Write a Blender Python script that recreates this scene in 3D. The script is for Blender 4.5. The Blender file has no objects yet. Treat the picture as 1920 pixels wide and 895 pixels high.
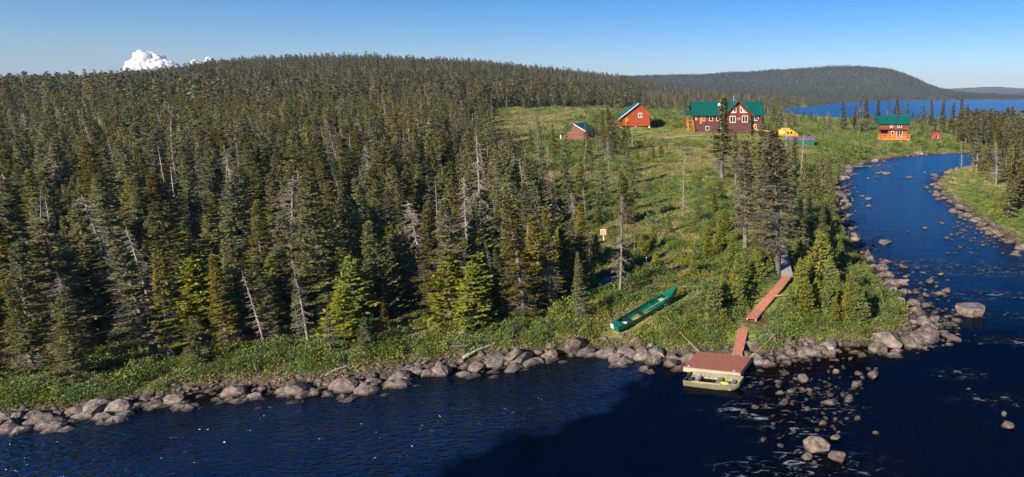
import bpy, bmesh, math, random
import numpy as np
from mathutils import Vector, Matrix
R = math.radians
rng = np.random.default_rng(7)
random.seed(7)
SC = bpy.context.scene
COL = SC.collection

# ------------------------------------------------------------------ camera, world, sun, exposure
H = 17.0                      # drone height above the river (m)
FPX, CX, CY = 1200.0, 1450.0, 447.5
PITCH = math.atan(269.0 / 1200.0)
cp, sp = math.cos(PITCH), math.sin(PITCH)
cd = bpy.data.cameras.new("camera"); cam = bpy.data.objects.new("camera", cd); COL.objects.link(cam)
cam.location = (0, 0, H); cam.rotation_euler = (math.pi / 2 - PITCH, 0, 0)
cd.sensor_width = 36.0; cd.lens = 36.0 * FPX / 1920.0; cd.shift_x = -490.0 / 1920.0
cd.clip_start = 0.5; cd.clip_end = 30000.0
SC.camera = cam

SUN_EL = R(27); SUN_AZ = R(209)          # compass-style azimuth of the sun: behind the camera and to its left
sdir = Vector((math.sin(SUN_AZ) * math.cos(SUN_EL), math.cos(SUN_AZ) * math.cos(SUN_EL), math.sin(SUN_EL)))
W = bpy.data.worlds.new("World"); SC.world = W; W.use_nodes = True
nt = W.node_tree; bg = nt.nodes["Background"]
sky = nt.nodes.new("ShaderNodeTexSky"); sky.sky_type = 'NISHITA'; sky.sun_disc = False
sky.sun_elevation = SUN_EL; sky.sun_rotation = SUN_AZ
sky.air_density = 1.0; sky.dust_density = 0.35; sky.ozone_density = 4.0; sky.altitude = 400
hs = nt.nodes.new("ShaderNodeHueSaturation"); hs.inputs["Saturation"].default_value = 1.45
nt.links.new(sky.outputs[0], hs.inputs["Color"]); tm = nt.nodes.new("ShaderNodeMixRGB"); tm.blend_type = "MULTIPLY"; tm.inputs[0].default_value = 1; tm.inputs[2].default_value = (.92, .92, 1.16, 1); nt.links.new(hs.outputs[0], tm.inputs[1]); nt.links.new(tm.outputs[0], bg.inputs[0]); bg.inputs[1].default_value = 0.056
sl = bpy.data.lights.new("sun", 'SUN'); sl.energy = 5.0; sl.angle = R(0.5); sl.color = (1.0, 0.88, 0.70)
so = bpy.data.objects.new("sun", sl); COL.objects.link(so); so.rotation_euler = sdir.to_track_quat('Z', 'Y').to_euler()
SC.view_settings.view_transform = 'Standard'; SC.view_settings.look = 'None'
SC.view_settings.exposure = 0.95; SC.view_settings.gamma = 1.0
SC.cycles.max_bounces = 6; SC.cycles.diffuse_bounces = 2; SC.cycles.glossy_bounces = 2
SC.cycles.transmission_bounces = 2; SC.cycles.transparent_max_bounces = 8; SC.cycles.volume_bounces = 0
SC.cycles.use_denoising = True

# ------------------------------------------------------------------ projection helpers
def ray(px, py):
    v = CY - py
    return np.array([px - CX, cp * FPX + sp * v, -sp * FPX + cp * v])
def at_z(px, py, z=0.0):
    d = ray(px, py); t = (z - H) / d[2]
    return (d[0] * t, d[1] * t)
def project(X, Y, Z):
    dep = cp * Y + sp * (H - Z); up = sp * Y - cp * (H - Z)
    dep = np.where(dep < 0.1, 0.1, dep)
    return CX + FPX * X / dep, CY - FPX * up / dep, dep
def z_of(py, Y):            # height whose picture row is py at distance Y
    d = ray(CX, py); return H + d[2] / d[1] * Y

# ------------------------------------------------------------------ terrain heights
def pchip(x, y, xn):
    x = np.asarray(x, float); y = np.asarray(y, float)
    h = np.diff(x); d = np.diff(y) / h
    m = np.zeros_like(y); m[0] = d[0]; m[-1] = d[-1]
    for i in range(1, len(x) - 1):
        if d[i - 1] * d[i] > 0:
            w1 = 2 * h[i] + h[i - 1]; w2 = h[i] + 2 * h[i - 1]
            m[i] = (w1 + w2) / (w1 / d[i - 1] + w2 / d[i])
    xn = np.clip(xn, x[0], x[-1]); k = np.clip(np.searchsorted(x, xn) - 1, 0, len(h) - 1)
    t = (xn - x[k]) / h[k]
    return ((2*t**3 - 3*t**2 + 1) * y[k] + (t**3 - 2*t**2 + t) * h[k] * m[k] + (-2*t**3 + 3*t**2) * y[k+1] + (t**3 - t**2) * h[k] * m[k+1])
cols = [-1200, 0, 300, 500, 700, 900, 1060, 1200, 1320, 1450, 1530, 1600, 1650, 1700, 1740, 1780, 1850, 1920, 2600]
def sk(Y, ys, tree=8): return [z_of(y, Y) - tree for y in ys]
tab = {
 20:  [.8]*19, 40: [.9]*19,
 60:  [1,1,1,1.1,1.2,1.3,1.4,1.8,2,2,1.8,1.5,1.2,1,1,1,1,1,1],
 100: [1.5,1.5,1.5,1.5,1.8,2.2,2.8,3.2,3.2,2.8,2.3,1.8,1.4,1,1,1,1,1,1],
 150: [3,3,2.5,2.5,3,3.8,4.6,5.2,5,4.2,3.2,2.5,2,1.5,1.2,1.2,1.2,1.2,1.5],
 200: [6,6,5,5,5.5,6,6.6,7.2,6.4,5.2,4,3.2,2.8,2.4,2.0,1.6,1.3,1.3,2],
 300: [12,12,11,11,11,10,10,9,7.5,5.5,3.2,2,1.8,1.5,1.3,1.2,1.2,1.2,3],
 400: [18,18,17,18,18,16,12,9.5,7.5,4.5,1.6,.9,.8,.6,.7,.8,.8,.8,3],
 550: [21,21,25,29,30,27,18,12,8,4,2,1,1,.6,.6,1,1,.8,6],
 700: [22,22,32,42,45,41,28,15,9,5,3,3,3,3,3,3,3,3,10],
 900: [20,20,36,55,59,54,40,22,10,6,4,3,3,3,3,3,3,3,14],
 1150:[12,15,34,54,60,55,49,34,14,8,5,3,3,3,3,3,3,3,20],
 1500:[10,12,28,45,50,48,40,32,18,9,6,4,4,4,4,4,4,4,20],
 2140:[8,8,18,28,32,34,36,34,26,16,12,8,7,5,4,4,4,4,10],
 2350:[8,8,18,28,36,44,52,52,44,34,28,22,18,12,8,6,5,5,20],
 2950:sk(2950,[178,172,168,160,155,150,146,143.5,139.5,131,126.5,123.5,127,143,160,171,177,180,160]),
 3600:[10,10,10,20,30,40,50,60,70,80,90,80,60,40,20,12,8,8,30],
 4600:sk(4600,[178]*16+[179,173,150],0),
 5400:[10]*19,
 7000:sk(7000,[172]*12+[170,169,168.5,166,163.5,166,160],0),
 8000:[20]*19,
}
Ys = sorted(tab)
qf = np.linspace((cols[0]-CX)/FPX, (cols[-1]-CX)/FPX, 500); lf = np.linspace(math.log(20), math.log(8000), 500)
T1 = np.array([pchip((np.array(cols)-CX)/FPX, tab[y], qf) for y in Ys])
T2 = np.array([pchip(np.log(np.array(Ys, float)), T1[:, j], lf) for j in range(len(qf))]).T   # [lnY, q]
def table_z(X, Y):
    Yc = np.clip(Y, 20, 8000); q = np.clip(X / Yc, qf[0], qf[-1]); l = np.log(Yc)
    fi = (q - qf[0]) / (qf[1]-qf[0]); fj = (l - lf[0]) / (lf[1]-lf[0])
    i = np.clip(fi.astype(int), 0, 498); j = np.clip(fj.astype(int), 0, 498); a = fi - i; b = fj - j
    return (T2[j, i]*(1-a)+T2[j, i+1]*a)*(1-b) + (T2[j+1, i]*(1-a)+T2[j+1, i+1]*a)*b
def hsh(i, j, s):
    n = (i * 374761393 + j * 668265263 + s * 1442695041) & 0x7fffffff
    n = ((n ^ (n >> 13)) * 1274126177) & 0x7fffffff
    return ((n ^ (n >> 16)) & 0xffff) / 65535.0
def vnoise(X, Y, s=0):
    xi = np.floor(X).astype(np.int64); yi = np.floor(Y).astype(np.int64); fx = X - xi; fy = Y - yi
    fx = fx*fx*(3-2*fx); fy = fy*fy*(3-2*fy)
    return (hsh(xi,yi,s)*(1-fx)+hsh(xi+1,yi,s)*fx)*(1-fy) + (hsh(xi,yi+1,s)*(1-fx)+hsh(xi+1,yi+1,s)*fx)*fy
def fbm(X, Y, s=0, o=4):
    r = 0; a = .5
    for k in range(o): r = r + a * vnoise(X*2**k, Y*2**k, s+k); a *= .5
    return r

bank_px = [(-500,870),(-300,835),(0,788),(60,778),(130,775),(200,762),(270,755),(350,742),(430,727),(520,724),(600,728),(680,716),(740,703),(775,692),(850,685),(900,681),(960,676),(1000,668),(1060,661),(1110,657),(1150,652),(1190,660),(1240,667),(1300,668),(1380,668),(1440,670),(1500,657),(1560,650),(1610,647),(1650,648),(1690,640),(1712,620),(1722,604),(1716,586),(1695,566),(1672,545),(1652,522),(1632,502),(1612,482),(1600,455),(1587,430),(1577,400),(1572,375),(1568,350),(1574,330),(1592,315),(1622,306),(1660,299),(1700,293),(1750,289),(1800,288),(1900,289),(2100,292)]
right_px = [(2100,306),(1900,310),(1830,314),(1795,319),(1768,330),(1756,347),(1772,368),(1792,386),(1822,404),(1850,420),(1885,445),(1922,468),(1990,520),(2080,640)]
river = [at_z(*p) for p in bank_px] + [at_z(*p) for p in right_px] + [(45, 8), (60, -25), (-110, -28)]
lake_px = [(1462,219),(1500,221),(1570,223),(1640,225),(1700,226.5),(1760,226.5),(1800,226),(1880,223),(1960,219),(2300,215),(3000,205),(3000,188.5),(2300,187.6),(1920,187.3),(1800,187.6),(1700,188.5),(1640,190),(1590,192),(1560,195),(1530,199),(1500,202),(1470,206),(1461,211)]
lake = [at_z(*p) for p in lake_px]
def sdist(X, Y, poly):      # signed distance: inside negative
    P = np.array(poly); Q = np.roll(P, -1, 0); out = np.full(X.shape, 1e9); ins = np.zeros(X.shape, bool)
    for (x0, y0), (x1, y1) in zip(P, Q):
        ex, ey = x1-x0, y1-y0; L = ex*ex+ey*ey
        t = np.clip(((X-x0)*ex+(Y-y0)*ey)/L, 0, 1)
        out = np.minimum(out, (X-x0-t*ex)**2+(Y-y0-t*ey)**2)
        c = ((y0 > Y) != (y1 > Y)) & (X < (x1-x0)*(Y-y0)/((y1-y0) or 1e-9)+x0); ins ^= c
    return np.where(ins, -1, 1)*np.sqrt(out)
def shore(X, Y):
    s = sdist(X, Y, river); far = np.sqrt(X*X+Y*Y) > 350
    s = s + (vnoise(X*.9, Y*.9, 3)-.5)*.7
    if far.any():
        s2 = sdist(X, Y, lake) + (vnoise(X*.05, Y*.05, 4)-.5)*12
        s = np.minimum(s, s2)
    return s
def terrain(X, Y, s=None):
    X = np.atleast_1d(np.asarray(X, float)); Y = np.atleast_1d(np.asarray(Y, float))
    if s is None: s = shore(X, Y)
    z = table_z(X, Y)
    z = np.where(Y < 20, .9 + .03*np.abs(np.minimum(Y, 0)), z)
    D = np.sqrt(X*X+Y*Y)
    z = z + (fbm(X*.12, Y*.12, 11)-.47)*np.clip(z, 0, 1)*1.3 + (fbm(X*.01, Y*.01, 12)-.47)*np.clip((D-300)/600, 0, 1)*14*(z > 6)
    bank = .06 + .30*s + .25*(fbm(X*.8, Y*.8, 5)-.45)
    z = np.where(s > 0, np.minimum(z, bank + np.clip(s-4, 0, 1e9)*.3), np.maximum(.06+.28*s + .3*(fbm(X*.7, Y*.7, 6)-.5), -1.7 - .4*fbm(X*.3, Y*.3, 8)))
    z = np.where((s > 0), np.maximum(z, .03), np.minimum(z, -.03))
    return z
def gz(x, y): return float(terrain(x, y)[0])
def on_ground(px, py, extra=0.0):      # where the line of sight through a picture point meets the ground
    d = ray(px, py); t = np.exp(np.linspace(math.log(.01), math.log(9), 3000))
    X = d[0]*t; Y = d[1]*t; Z = H + d[2]*t
    k = np.nonzero(Z < np.maximum(terrain(X, Y), 0) + extra)[0]
    k = k[0] if len(k) else 2999
    return Vector((X[k], Y[k], max(float(terrain(X[k], Y[k])[0]), -.02)))

# ------------------------------------------------------------------ object helpers
def prop(o, label=None, cat=None, group=None, kind=None):
    for k, v in (('label', label), ('category', cat), ('group', group), ('kind', kind)):
        if v: o[k] = v
    return o
def empty(name, loc=(0,0,0), rz=0, label=None, cat=None, group=None):
    o = bpy.data.objects.new(name, None); COL.objects.link(o); o.location = loc; o.rotation_euler = (0,0,rz); o.empty_display_size = .3
    return prop(o, label, cat, group)
def mesh_obj(name, V, F, mats, parent=None, mi=None, smooth=False, link=True):
    me = bpy.data.meshes.new(name)
    V = np.asarray(V, float)
    if isinstance(F, np.ndarray):
        n, k = F.shape
        me.vertices.add(len(V)); me.vertices.foreach_set("co", V.ravel().astype(np.float32))
        me.loops.add(n*k); me.loops.foreach_set("vertex_index", F.ravel().astype(np.int32))
        me.polygons.add(n); me.polygons.foreach_set("loop_start", np.arange(0, n*k, k, dtype=np.int32)); me.polygons.foreach_set("loop_total", np.full(n, k, np.int32))
    else:
        me.from_pydata([tuple(v) for v in V], [], F)
    if not isinstance(mats, (list, tuple)): mats = [mats]
    for m in mats: me.materials.append(m)
    if mi is not None: me.polygons.foreach_set("material_index", np.asarray(mi, np.int32))
    if smooth: me.polygons.foreach_set("use_smooth", np.ones(len(me.polygons), bool))
    me.update(calc_edges=True); me.validate()
    o = bpy.data.objects.new(name, me)
    if link: COL.objects.link(o)
    if parent: o.parent = parent
    return o
class MB:
    def __init__(s): s.v = []; s.f = []
    def add(s, vs, fs):
        b = len(s.v); s.v += [tuple(v) for v in vs]; s.f += [tuple(i+b for i in f) for f in fs]; return s
    def box(s, x0, x1, y0, y1, z0, z1, M=None):
        vs = [Vector(p) for p in ((x0,y0,z0),(x1,y0,z0),(x1,y1,z0),(x0,y1,z0),(x0,y0,z1),(x1,y0,z1),(x1,y1,z1),(x0,y1,z1))]
        if M is not None: vs = [M @ v for v in vs]
        return s.add(vs, [(0,3,2,1),(4,5,6,7),(0,1,5,4),(1,2,6,5),(2,3,7,6),(3,0,4,7)])
    def prism(s, pts, d0, d1, axis='y'):      # polygon in xz extruded along y (or xy along z, yz along x)
        n = len(pts)
        def P(p, d): return {'y': (p[0], d, p[1]), 'z': (p[0], p[1], d), 'x': (d, p[0], p[1])}[axis]
        vs = [P(p, d0) for p in pts] + [P(p, d1) for p in pts]
        return s.add(vs, [tuple(range(n)), tuple(range(2*n-1, n-1, -1))] + [(i, i+n, (i+1) % n + n, (i+1) % n) for i in range(n)])
    def beam(s, a, b, w, h=None):
        a = Vector(a); b = Vector(b); d = b-a; L = d.length; h = h or w
        M = Matrix.Translation(a) @ d.to_track_quat('X', 'Z').to_matrix().to_4x4()
        return s.box(0, L, -w/2, w/2, -h/2, h/2, M)
    def tube(s, pts, rad, n=6, cap=True):
        pts = [Vector(p) for p in pts]; rs = rad if isinstance(rad, (list, tuple)) else [rad]*len(pts); b = len(s.v); vs = []
        for i, p in enumerate(pts):
            d = (pts[min(i+1, len(pts)-1)] - pts[max(i-1, 0)]).normalized()
            u = d.orthogonal().normalized() if abs(d.z) < .95 else Vector((1,0,0)); u = (u - d*u.dot(d)).normalized()
            if abs(d.z) < .95: u = d.cross(Vector((0,0,1))).normalized()
            w = d.cross(u)
            vs += [p + (u*math.cos(2*math.pi*k/n) + w*math.sin(2*math.pi*k/n))*rs[i] for k in range(n)]
        fs = [(i*n+k, i*n+(k+1) % n, (i+1)*n+(k+1) % n, (i+1)*n+k) for i in range(len(pts)-1) for k in range(n)]
        if cap: fs += [tuple(range(n-1, -1, -1)), tuple((len(pts)-1)*n+k for k in range(n))]
        return s.add(vs, fs)
    def build(s, name, mat, parent=None, smooth=False, bev=0):
        o = mesh_obj(name, s.v, s.f, mat, parent, smooth=smooth)
        bm = bmesh.new(); bm.from_mesh(o.data); bmesh.ops.recalc_face_normals(bm, faces=bm.faces)
        if bev: bmesh.ops.bevel(bm, geom=bm.edges, offset=bev, segments=1, affect='EDGES')
        bm.to_mesh(o.data); bm.free(); return o

# ------------------------------------------------------------------ materials
def lin(c): return tuple(((x/255+.055)/1.055)**2.4 if x > 10 else x/255/12.92 for x in c)
def mat(name, c1, c2=None, scale=3.0, rough=.8, spec=.3, metal=0, bump=0, bscale=None, detail=4, rnd=0.0, stretch=None, space='Object', transl=0, c3=None, contrast=(.35,.65), bands=None):
    m = bpy.data.materials.new(name); m.use_nodes = True; t = m.node_tree; N = t.nodes; L = t.links; p = N["Principled BSDF"]
    p.inputs["Roughness"].default_value = rough; p.inputs["Specular IOR Level"].default_value = spec; p.inputs["Metallic"].default_value = metal
    c2 = c2 or tuple(x*.75 for x in c1)
    tc = N.new("ShaderNodeTexCoord"); mp = N.new("ShaderNodeMapping"); L.new(tc.outputs[space], mp.inputs[0])
    if stretch: mp.inputs["Scale"].default_value = stretch
    nz = N.new("ShaderNodeTexNoise"); nz.inputs["Scale"].default_value = scale; nz.inputs["Detail"].default_value = detail; L.new(mp.outputs[0], nz.inputs["Vector"])
    cr = N.new("ShaderNodeValToRGB"); e = cr.color_ramp.elements; e[0].position, e[1].position = contrast
    e[0].color = (*c2, 1); e[1].color = (*c1, 1)
    if c3: k = e.new((contrast[0]+contrast[1])/2); k.color = (*c3, 1)
    L.new(nz.outputs[0], cr.inputs[0]); out = cr.outputs[0]
    if rnd:
        oi = N.new("ShaderNodeObjectInfo"); h = N.new("ShaderNodeHueSaturation")
        mr = N.new("ShaderNodeMapRange"); mr.inputs[3].default_value = 1-rnd; mr.inputs[4].default_value = 1+rnd; L.new(oi.outputs["Random"], mr.inputs[0]); L.new(mr.outputs[0], h.inputs["Value"])
        ml = N.new("ShaderNodeMath"); ml.operation = 'MULTIPLY'; ml.inputs[1].default_value = 7.31; L.new(oi.outputs["Random"], ml.inputs[0])
        fr = N.new("ShaderNodeMath"); fr.operation = 'FRACT'; L.new(ml.outputs[0], fr.inputs[0])
        m2 = N.new("ShaderNodeMapRange"); m2.inputs[3].default_value = .5-rnd*.07; m2.inputs[4].default_value = .5+rnd*.07; L.new(fr.outputs[0], m2.inputs[0]); L.new(m2.outputs[0], h.inputs["Hue"])
        m3 = N.new("ShaderNodeMapRange"); m3.inputs[3].default_value = 1+rnd*.3; m3.inputs[4].default_value = 1-rnd*.9; L.new(fr.outputs[0], m3.inputs[0]); L.new(m3.outputs[0], h.inputs["Saturation"])
        L.new(out, h.inputs["Color"]); out = h.outputs[0]
    if bands:      # boards, logs or ribs: (axis, width)
        sx = N.new("ShaderNodeSeparateXYZ"); L.new(tc.outputs[space], sx.inputs[0])
        a = N.new("ShaderNodeMath"); a.operation = 'MULTIPLY'; a.inputs[1].default_value = 1/bands[1]; L.new(sx.outputs[bands[0]], a.inputs[0])
        f = N.new("ShaderNodeMath"); f.operation = 'PINGPONG'; f.inputs[1].default_value = .5; L.new(a.outputs[0], f.inputs[0])
        g = N.new("ShaderNodeMapRange"); g.inputs[1].default_value = 0; g.inputs[2].default_value = .14; g.inputs[3].default_value = .35; g.inputs[4].default_value = 1; L.new(f.outputs[0], g.inputs[0])
        fl = N.new("ShaderNodeMath"); fl.operation = 'FLOOR'; L.new(a.outputs[0], fl.inputs[0])
        wn = N.new("ShaderNodeTexWhiteNoise"); wn.noise_dimensions = '1D'; L.new(fl.outputs[0], wn.inputs["W"])
        w2 = N.new("ShaderNodeMapRange"); w2.inputs[3].default_value = .82; w2.inputs[4].default_value = 1.1; L.new(wn.outputs[0], w2.inputs[0])
        mm = N.new("ShaderNodeMath"); mm.operation = 'MULTIPLY'; L.new(g.outputs[0], mm.inputs[0]); L.new(w2.outputs[0], mm.inputs[1])
        vm = N.new("ShaderNodeVectorMath"); vm.operation = 'SCALE'; L.new(out, vm.inputs[0]); L.new(mm.outputs[0], vm.inputs["Scale"]); out = vm.outputs[0]
    L.new(out, p.inputs["Base Color"])
    if bump:
        bn = N.new("ShaderNodeTexNoise"); bn.inputs["Scale"].default_value = bscale or scale*3; bn.inputs["Detail"].default_value = 6; L.new(mp.outputs[0], bn.inputs["Vector"])
        b = N.new("ShaderNodeBump"); b.inputs["Strength"].default_value = bump; b.inputs["Distance"].default_value = .1; L.new(bn.outputs[0], b.inputs["Height"]); L.new(b.outputs[0], p.inputs["Normal"])
    if transl:
        tr = N.new("ShaderNodeBsdfTranslucent"); L.new(out, tr.inputs[0]); mx = N.new("ShaderNodeMixShader"); mx.inputs[0].default_value = transl
        L.new(p.outputs[0], mx.inputs[1]); L.new(tr.outputs[0], mx.inputs[2]); L.new(mx.outputs[0], N["Material Output"].inputs[0])
    return m
M = {}
M['needles'] = mat("spruce_needles", (.285,.255,.060), (.205,.172,.085), 1.0, .75, .15, rnd=.38, transl=.34, c3=(.190,.200,.046))
M['needles_grey'] = mat('grey_green_needles', (.240,.225,.095), (.235,.200,.145), 1.3, .8, .15, rnd=.2, transl=.3, c3=(.180,.178,.080))
M['fir'] = mat("fir_needles", (.260,.265,.040), (.150,.190,.034), 2.0, .7, .2, rnd=.22, transl=.22)
M['shrub'] = mat("shrub_leaves", (.245,.265,.048), (.115,.155,.030), 1.6, .65, .25, rnd=.30, transl=.25)
M['willow'] = mat("willow_leaves", (.160,.220,.038), (.085,.140,.028), 1.6, .6, .3, rnd=.22, transl=.25)
M['heath'] = mat("heath_leaves", (.320,.300,.080), (.205,.165,.085), .8, .8, .15, rnd=.34, transl=.15)
M['bark'] = mat("bark", (.24,.21,.18), (.12,.10,.085), 5, .95, .1, rnd=.15, stretch=(1,1,.2))
M['dead'] = mat("dead_wood", (.34,.30,.26), (.18,.155,.135), 4, .9, .15, rnd=.22, stretch=(1,1,.2))
M['twigs'] = mat("lichen_twigs", (.20,.18,.15), (.10,.09,.07), 1.2, .95, .1, rnd=.25)
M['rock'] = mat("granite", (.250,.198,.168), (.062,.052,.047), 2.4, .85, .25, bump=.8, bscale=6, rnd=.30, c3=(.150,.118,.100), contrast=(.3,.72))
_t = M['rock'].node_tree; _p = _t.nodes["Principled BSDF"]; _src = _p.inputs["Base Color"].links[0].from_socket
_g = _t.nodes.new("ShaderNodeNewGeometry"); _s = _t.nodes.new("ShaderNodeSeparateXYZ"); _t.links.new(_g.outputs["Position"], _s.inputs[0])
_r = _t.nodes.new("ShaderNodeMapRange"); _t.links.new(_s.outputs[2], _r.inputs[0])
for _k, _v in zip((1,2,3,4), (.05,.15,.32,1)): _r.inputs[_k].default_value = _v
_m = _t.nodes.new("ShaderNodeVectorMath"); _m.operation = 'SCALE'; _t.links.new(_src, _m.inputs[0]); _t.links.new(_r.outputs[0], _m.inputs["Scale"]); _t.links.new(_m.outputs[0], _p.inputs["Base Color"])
M['log_red'] = mat("red_logs", (.42,.078,.022), (.27,.05,.018), 3, .6, .3, bands=(2,.28), stretch=(.4,.4,3))
M['lodge_red'] = mat("lodge_red_logs", (.23,.042,.026), (.14,.028,.020), 3, .6, .3, bands=(2,.28), stretch=(.4,.4,3))
M['brown'] = mat("brown_siding", (.135,.062,.062), (.10,.045,.046), 3, .8, .2, bands=(2,.24), stretch=(.4,.4,3))
M['log_pink'] = mat("faded_logs", (.25,.105,.085), (.16,.068,.058), 3, .85, .2, bands=(2,.26), stretch=(.4,.4,3))
M['green_roof'] = mat("green_metal_roof", (.003,.105,.084), (.002,.082,.068), 1.5, .42, .5, bands=(0,.45))
M['white'] = mat("white_paint", (.80,.78,.72), (.68,.66,.60), 3, .6, .3)
M['glass'] = mat("window_glass", (.025,.032,.038), (.015,.018,.022), 1, .06, .9)
M['orange_wood'] = mat("stained_wood", (.62,.24,.045), (.45,.15,.03), 4, .6, .3)
M['door'] = mat("pale_door_wood", (.70,.27,.03), (.60,.21,.03), 4, .6, .3)
M['yellow'] = mat("yellow_paint", (.78,.40,.01), (.70,.33,.01), 1, .3, .5)
M['dark'] = mat("dark_rubber", (.022,.022,.024), (.015,.015,.016), 3, .6, .4)
M['steel'] = mat("steel", (.45,.46,.47), (.36,.36,.37), 3, .35, .5, metal=.6)
M['deck_red'] = mat("red_deck_boards", (.42,.165,.115), (.33,.12,.085), 5, .7, .3, bump=.15, contrast=(.3,.7))
M['walk_red'] = mat("red_walk_boards", (.47,.19,.125), (.33,.13,.088), 4, .75, .25, contrast=(.3,.7))
M['grey_boards'] = mat("weathered_boards", (.36,.33,.34), (.26,.24,.24), 5, .9, .2, stretch=(1,6,1))
M['cream'] = mat("cream_paint", (.42,.37,.27), (.33,.29,.21), 3, .6, .3)
M['jon_in'] = mat("boat_inner_green", (.085,.125,.105), (.06,.09,.08), 3, .5, .4)
M['jon_out'] = mat("boat_hull_tan", (.20,.185,.115), (.15,.14,.09), 2, .5, .4)
M['seat_grey'] = mat("bench_grey", (.20,.20,.17), (.15,.15,.13), 5, .7, .3)
M['canoe'] = mat("canoe_green", (.004,.125,.080), (.003,.095,.063), 1.5, .35, .5)
M['wood'] = mat("pale_wood", (.55,.43,.25), (.42,.32,.18), 5, .7, .3)
M['rope_y'] = mat("yellow_rope", (.55,.45,.12), (.42,.35,.10), 20, .9, .1)
M['tarp'] = mat("blue_tarp", (.14,.18,.42), (.09,.12,.30), 3, .5, .4)
M['blue_deck'] = mat("blue_platform", (.16,.15,.36), (.30,.09,.08), 1.0, .7, .3, stretch=(.35,.6,1))
M['bagy'] = mat("yellow_green_bag", (.42,.46,.04), (.34,.36,.04), 3, .6, .3)
M['salmon'] = mat("salmon_board", (.62,.32,.22), (.52,.26,.18), 3, .7, .3)
M['pvc'] = mat("flag_white", (.8,.8,.8), (.7,.7,.72), 3, .7, .3)
M['flag_red'] = mat("flag_red", (.6,.03,.03), (.5,.02,.02), 3, .7, .3)
M['dirt'] = mat("dirt", (.42,.30,.19), (.26,.18,.11), 1.2, .95, .1)
M['gravel'] = mat("gravel", (.38,.29,.24), (.18,.135,.11), 6, .95, .1, rnd=.2)

def cloud_mat():
    m = bpy.data.materials.new("cloud_white"); m.use_nodes = True; t = m.node_tree; p = t.nodes["Principled BSDF"]
    p.inputs["Base Color"].default_value = (.9,.9,.92,1); p.inputs["Roughness"].default_value = 1; p.inputs["Specular IOR Level"].default_value = 0
    tr = t.nodes.new("ShaderNodeBsdfTranslucent"); tr.inputs[0].default_value = (.9,.9,.95,1); mx = t.nodes.new("ShaderNodeMixShader"); mx.inputs[0].default_value = .4
    t.links.new(p.outputs[0], mx.inputs[1]); t.links.new(tr.outputs[0], mx.inputs[2]); t.links.new(mx.outputs[0], t.nodes["Material Output"].inputs[0]); return m
M['cloud'] = cloud_mat()

# ------------------------------------------------------------------ forest zones (plan view)
fb_Y = np.log([30,45,55,65,85,110,160,220,300,330,355,400,480,700])
fb_q = (np.array([1128,1112,1095,1060,1010,965,930,905,905,990,1130,1215,1265,1300])-CX)/FPX
def forest_edge(X, Y):      # > 0 inside the big forest, in metres from its edge
    Yc = np.maximum(Y, 30); return (np.interp(np.log(Yc), fb_Y, fb_q) - X/Yc)*Yc
def forest_density(X, Y, s):
    e = forest_edge(X, Y) + (fbm(X*.06, Y*.06, 31)-.47)*18*np.clip(Y/120, .3, 3)
    d = np.clip(e/3+.5, 0, 1)
    q = X/np.maximum(Y, 20); px = CX+FPX*q
    # thinner wood between the forest and the open heath
    sparse = (e < 0) & (e > -.14*Y) & (Y > 72) & (Y < 150) & (px < 1075)
    d = np.where(sparse, .28, d)
    # wood behind the lodge and on the far hills
    d = np.where((Y > 300) & (px > 1215) & (px < 1450) & (Y < 1400), .55*np.clip((Y-300)/150, .25, 1), d)
    d = np.where((Y > 520) & (px < 1500) & (px > 1200), np.maximum(d, .75), d)
    d = np.where((Y > 1000), np.maximum(d, .9), d)
    # spit beyond the river
    sp_ = (px > 1790) & (Y > 80) & (Y < 430) & (px > 1795 + 85*np.clip((150-Y)/60, 0, 1.3))
    d = np.where(sp_, .85, d)
    d = np.where((px > 1425) & (px < 1475) & (Y > 190) & (Y < 300), .35, d)
    d = np.where((px > 1470) & (px < 1790) & (Y > 215) & (Y < 430), .13, d)
    d = np.where((e < 0) & (e > -.26*Y) & (Y > 58) & (Y < 175) & (px < 1190) & (d < .1), np.where(px > 1040, .30, .26)*(np.hypot(X-at_z(1090,262,6)[0], Y-at_z(1090,262,6)[1]) > 9), d)
    d = np.where((px > 1380) & (px < 1600) & (Y > 60) & (Y < 130) & (s < 26), np.maximum(d, .20), d)
    return np.where(s > np.where(Y < 100, 2.4, 2.0), d, 0)

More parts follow.
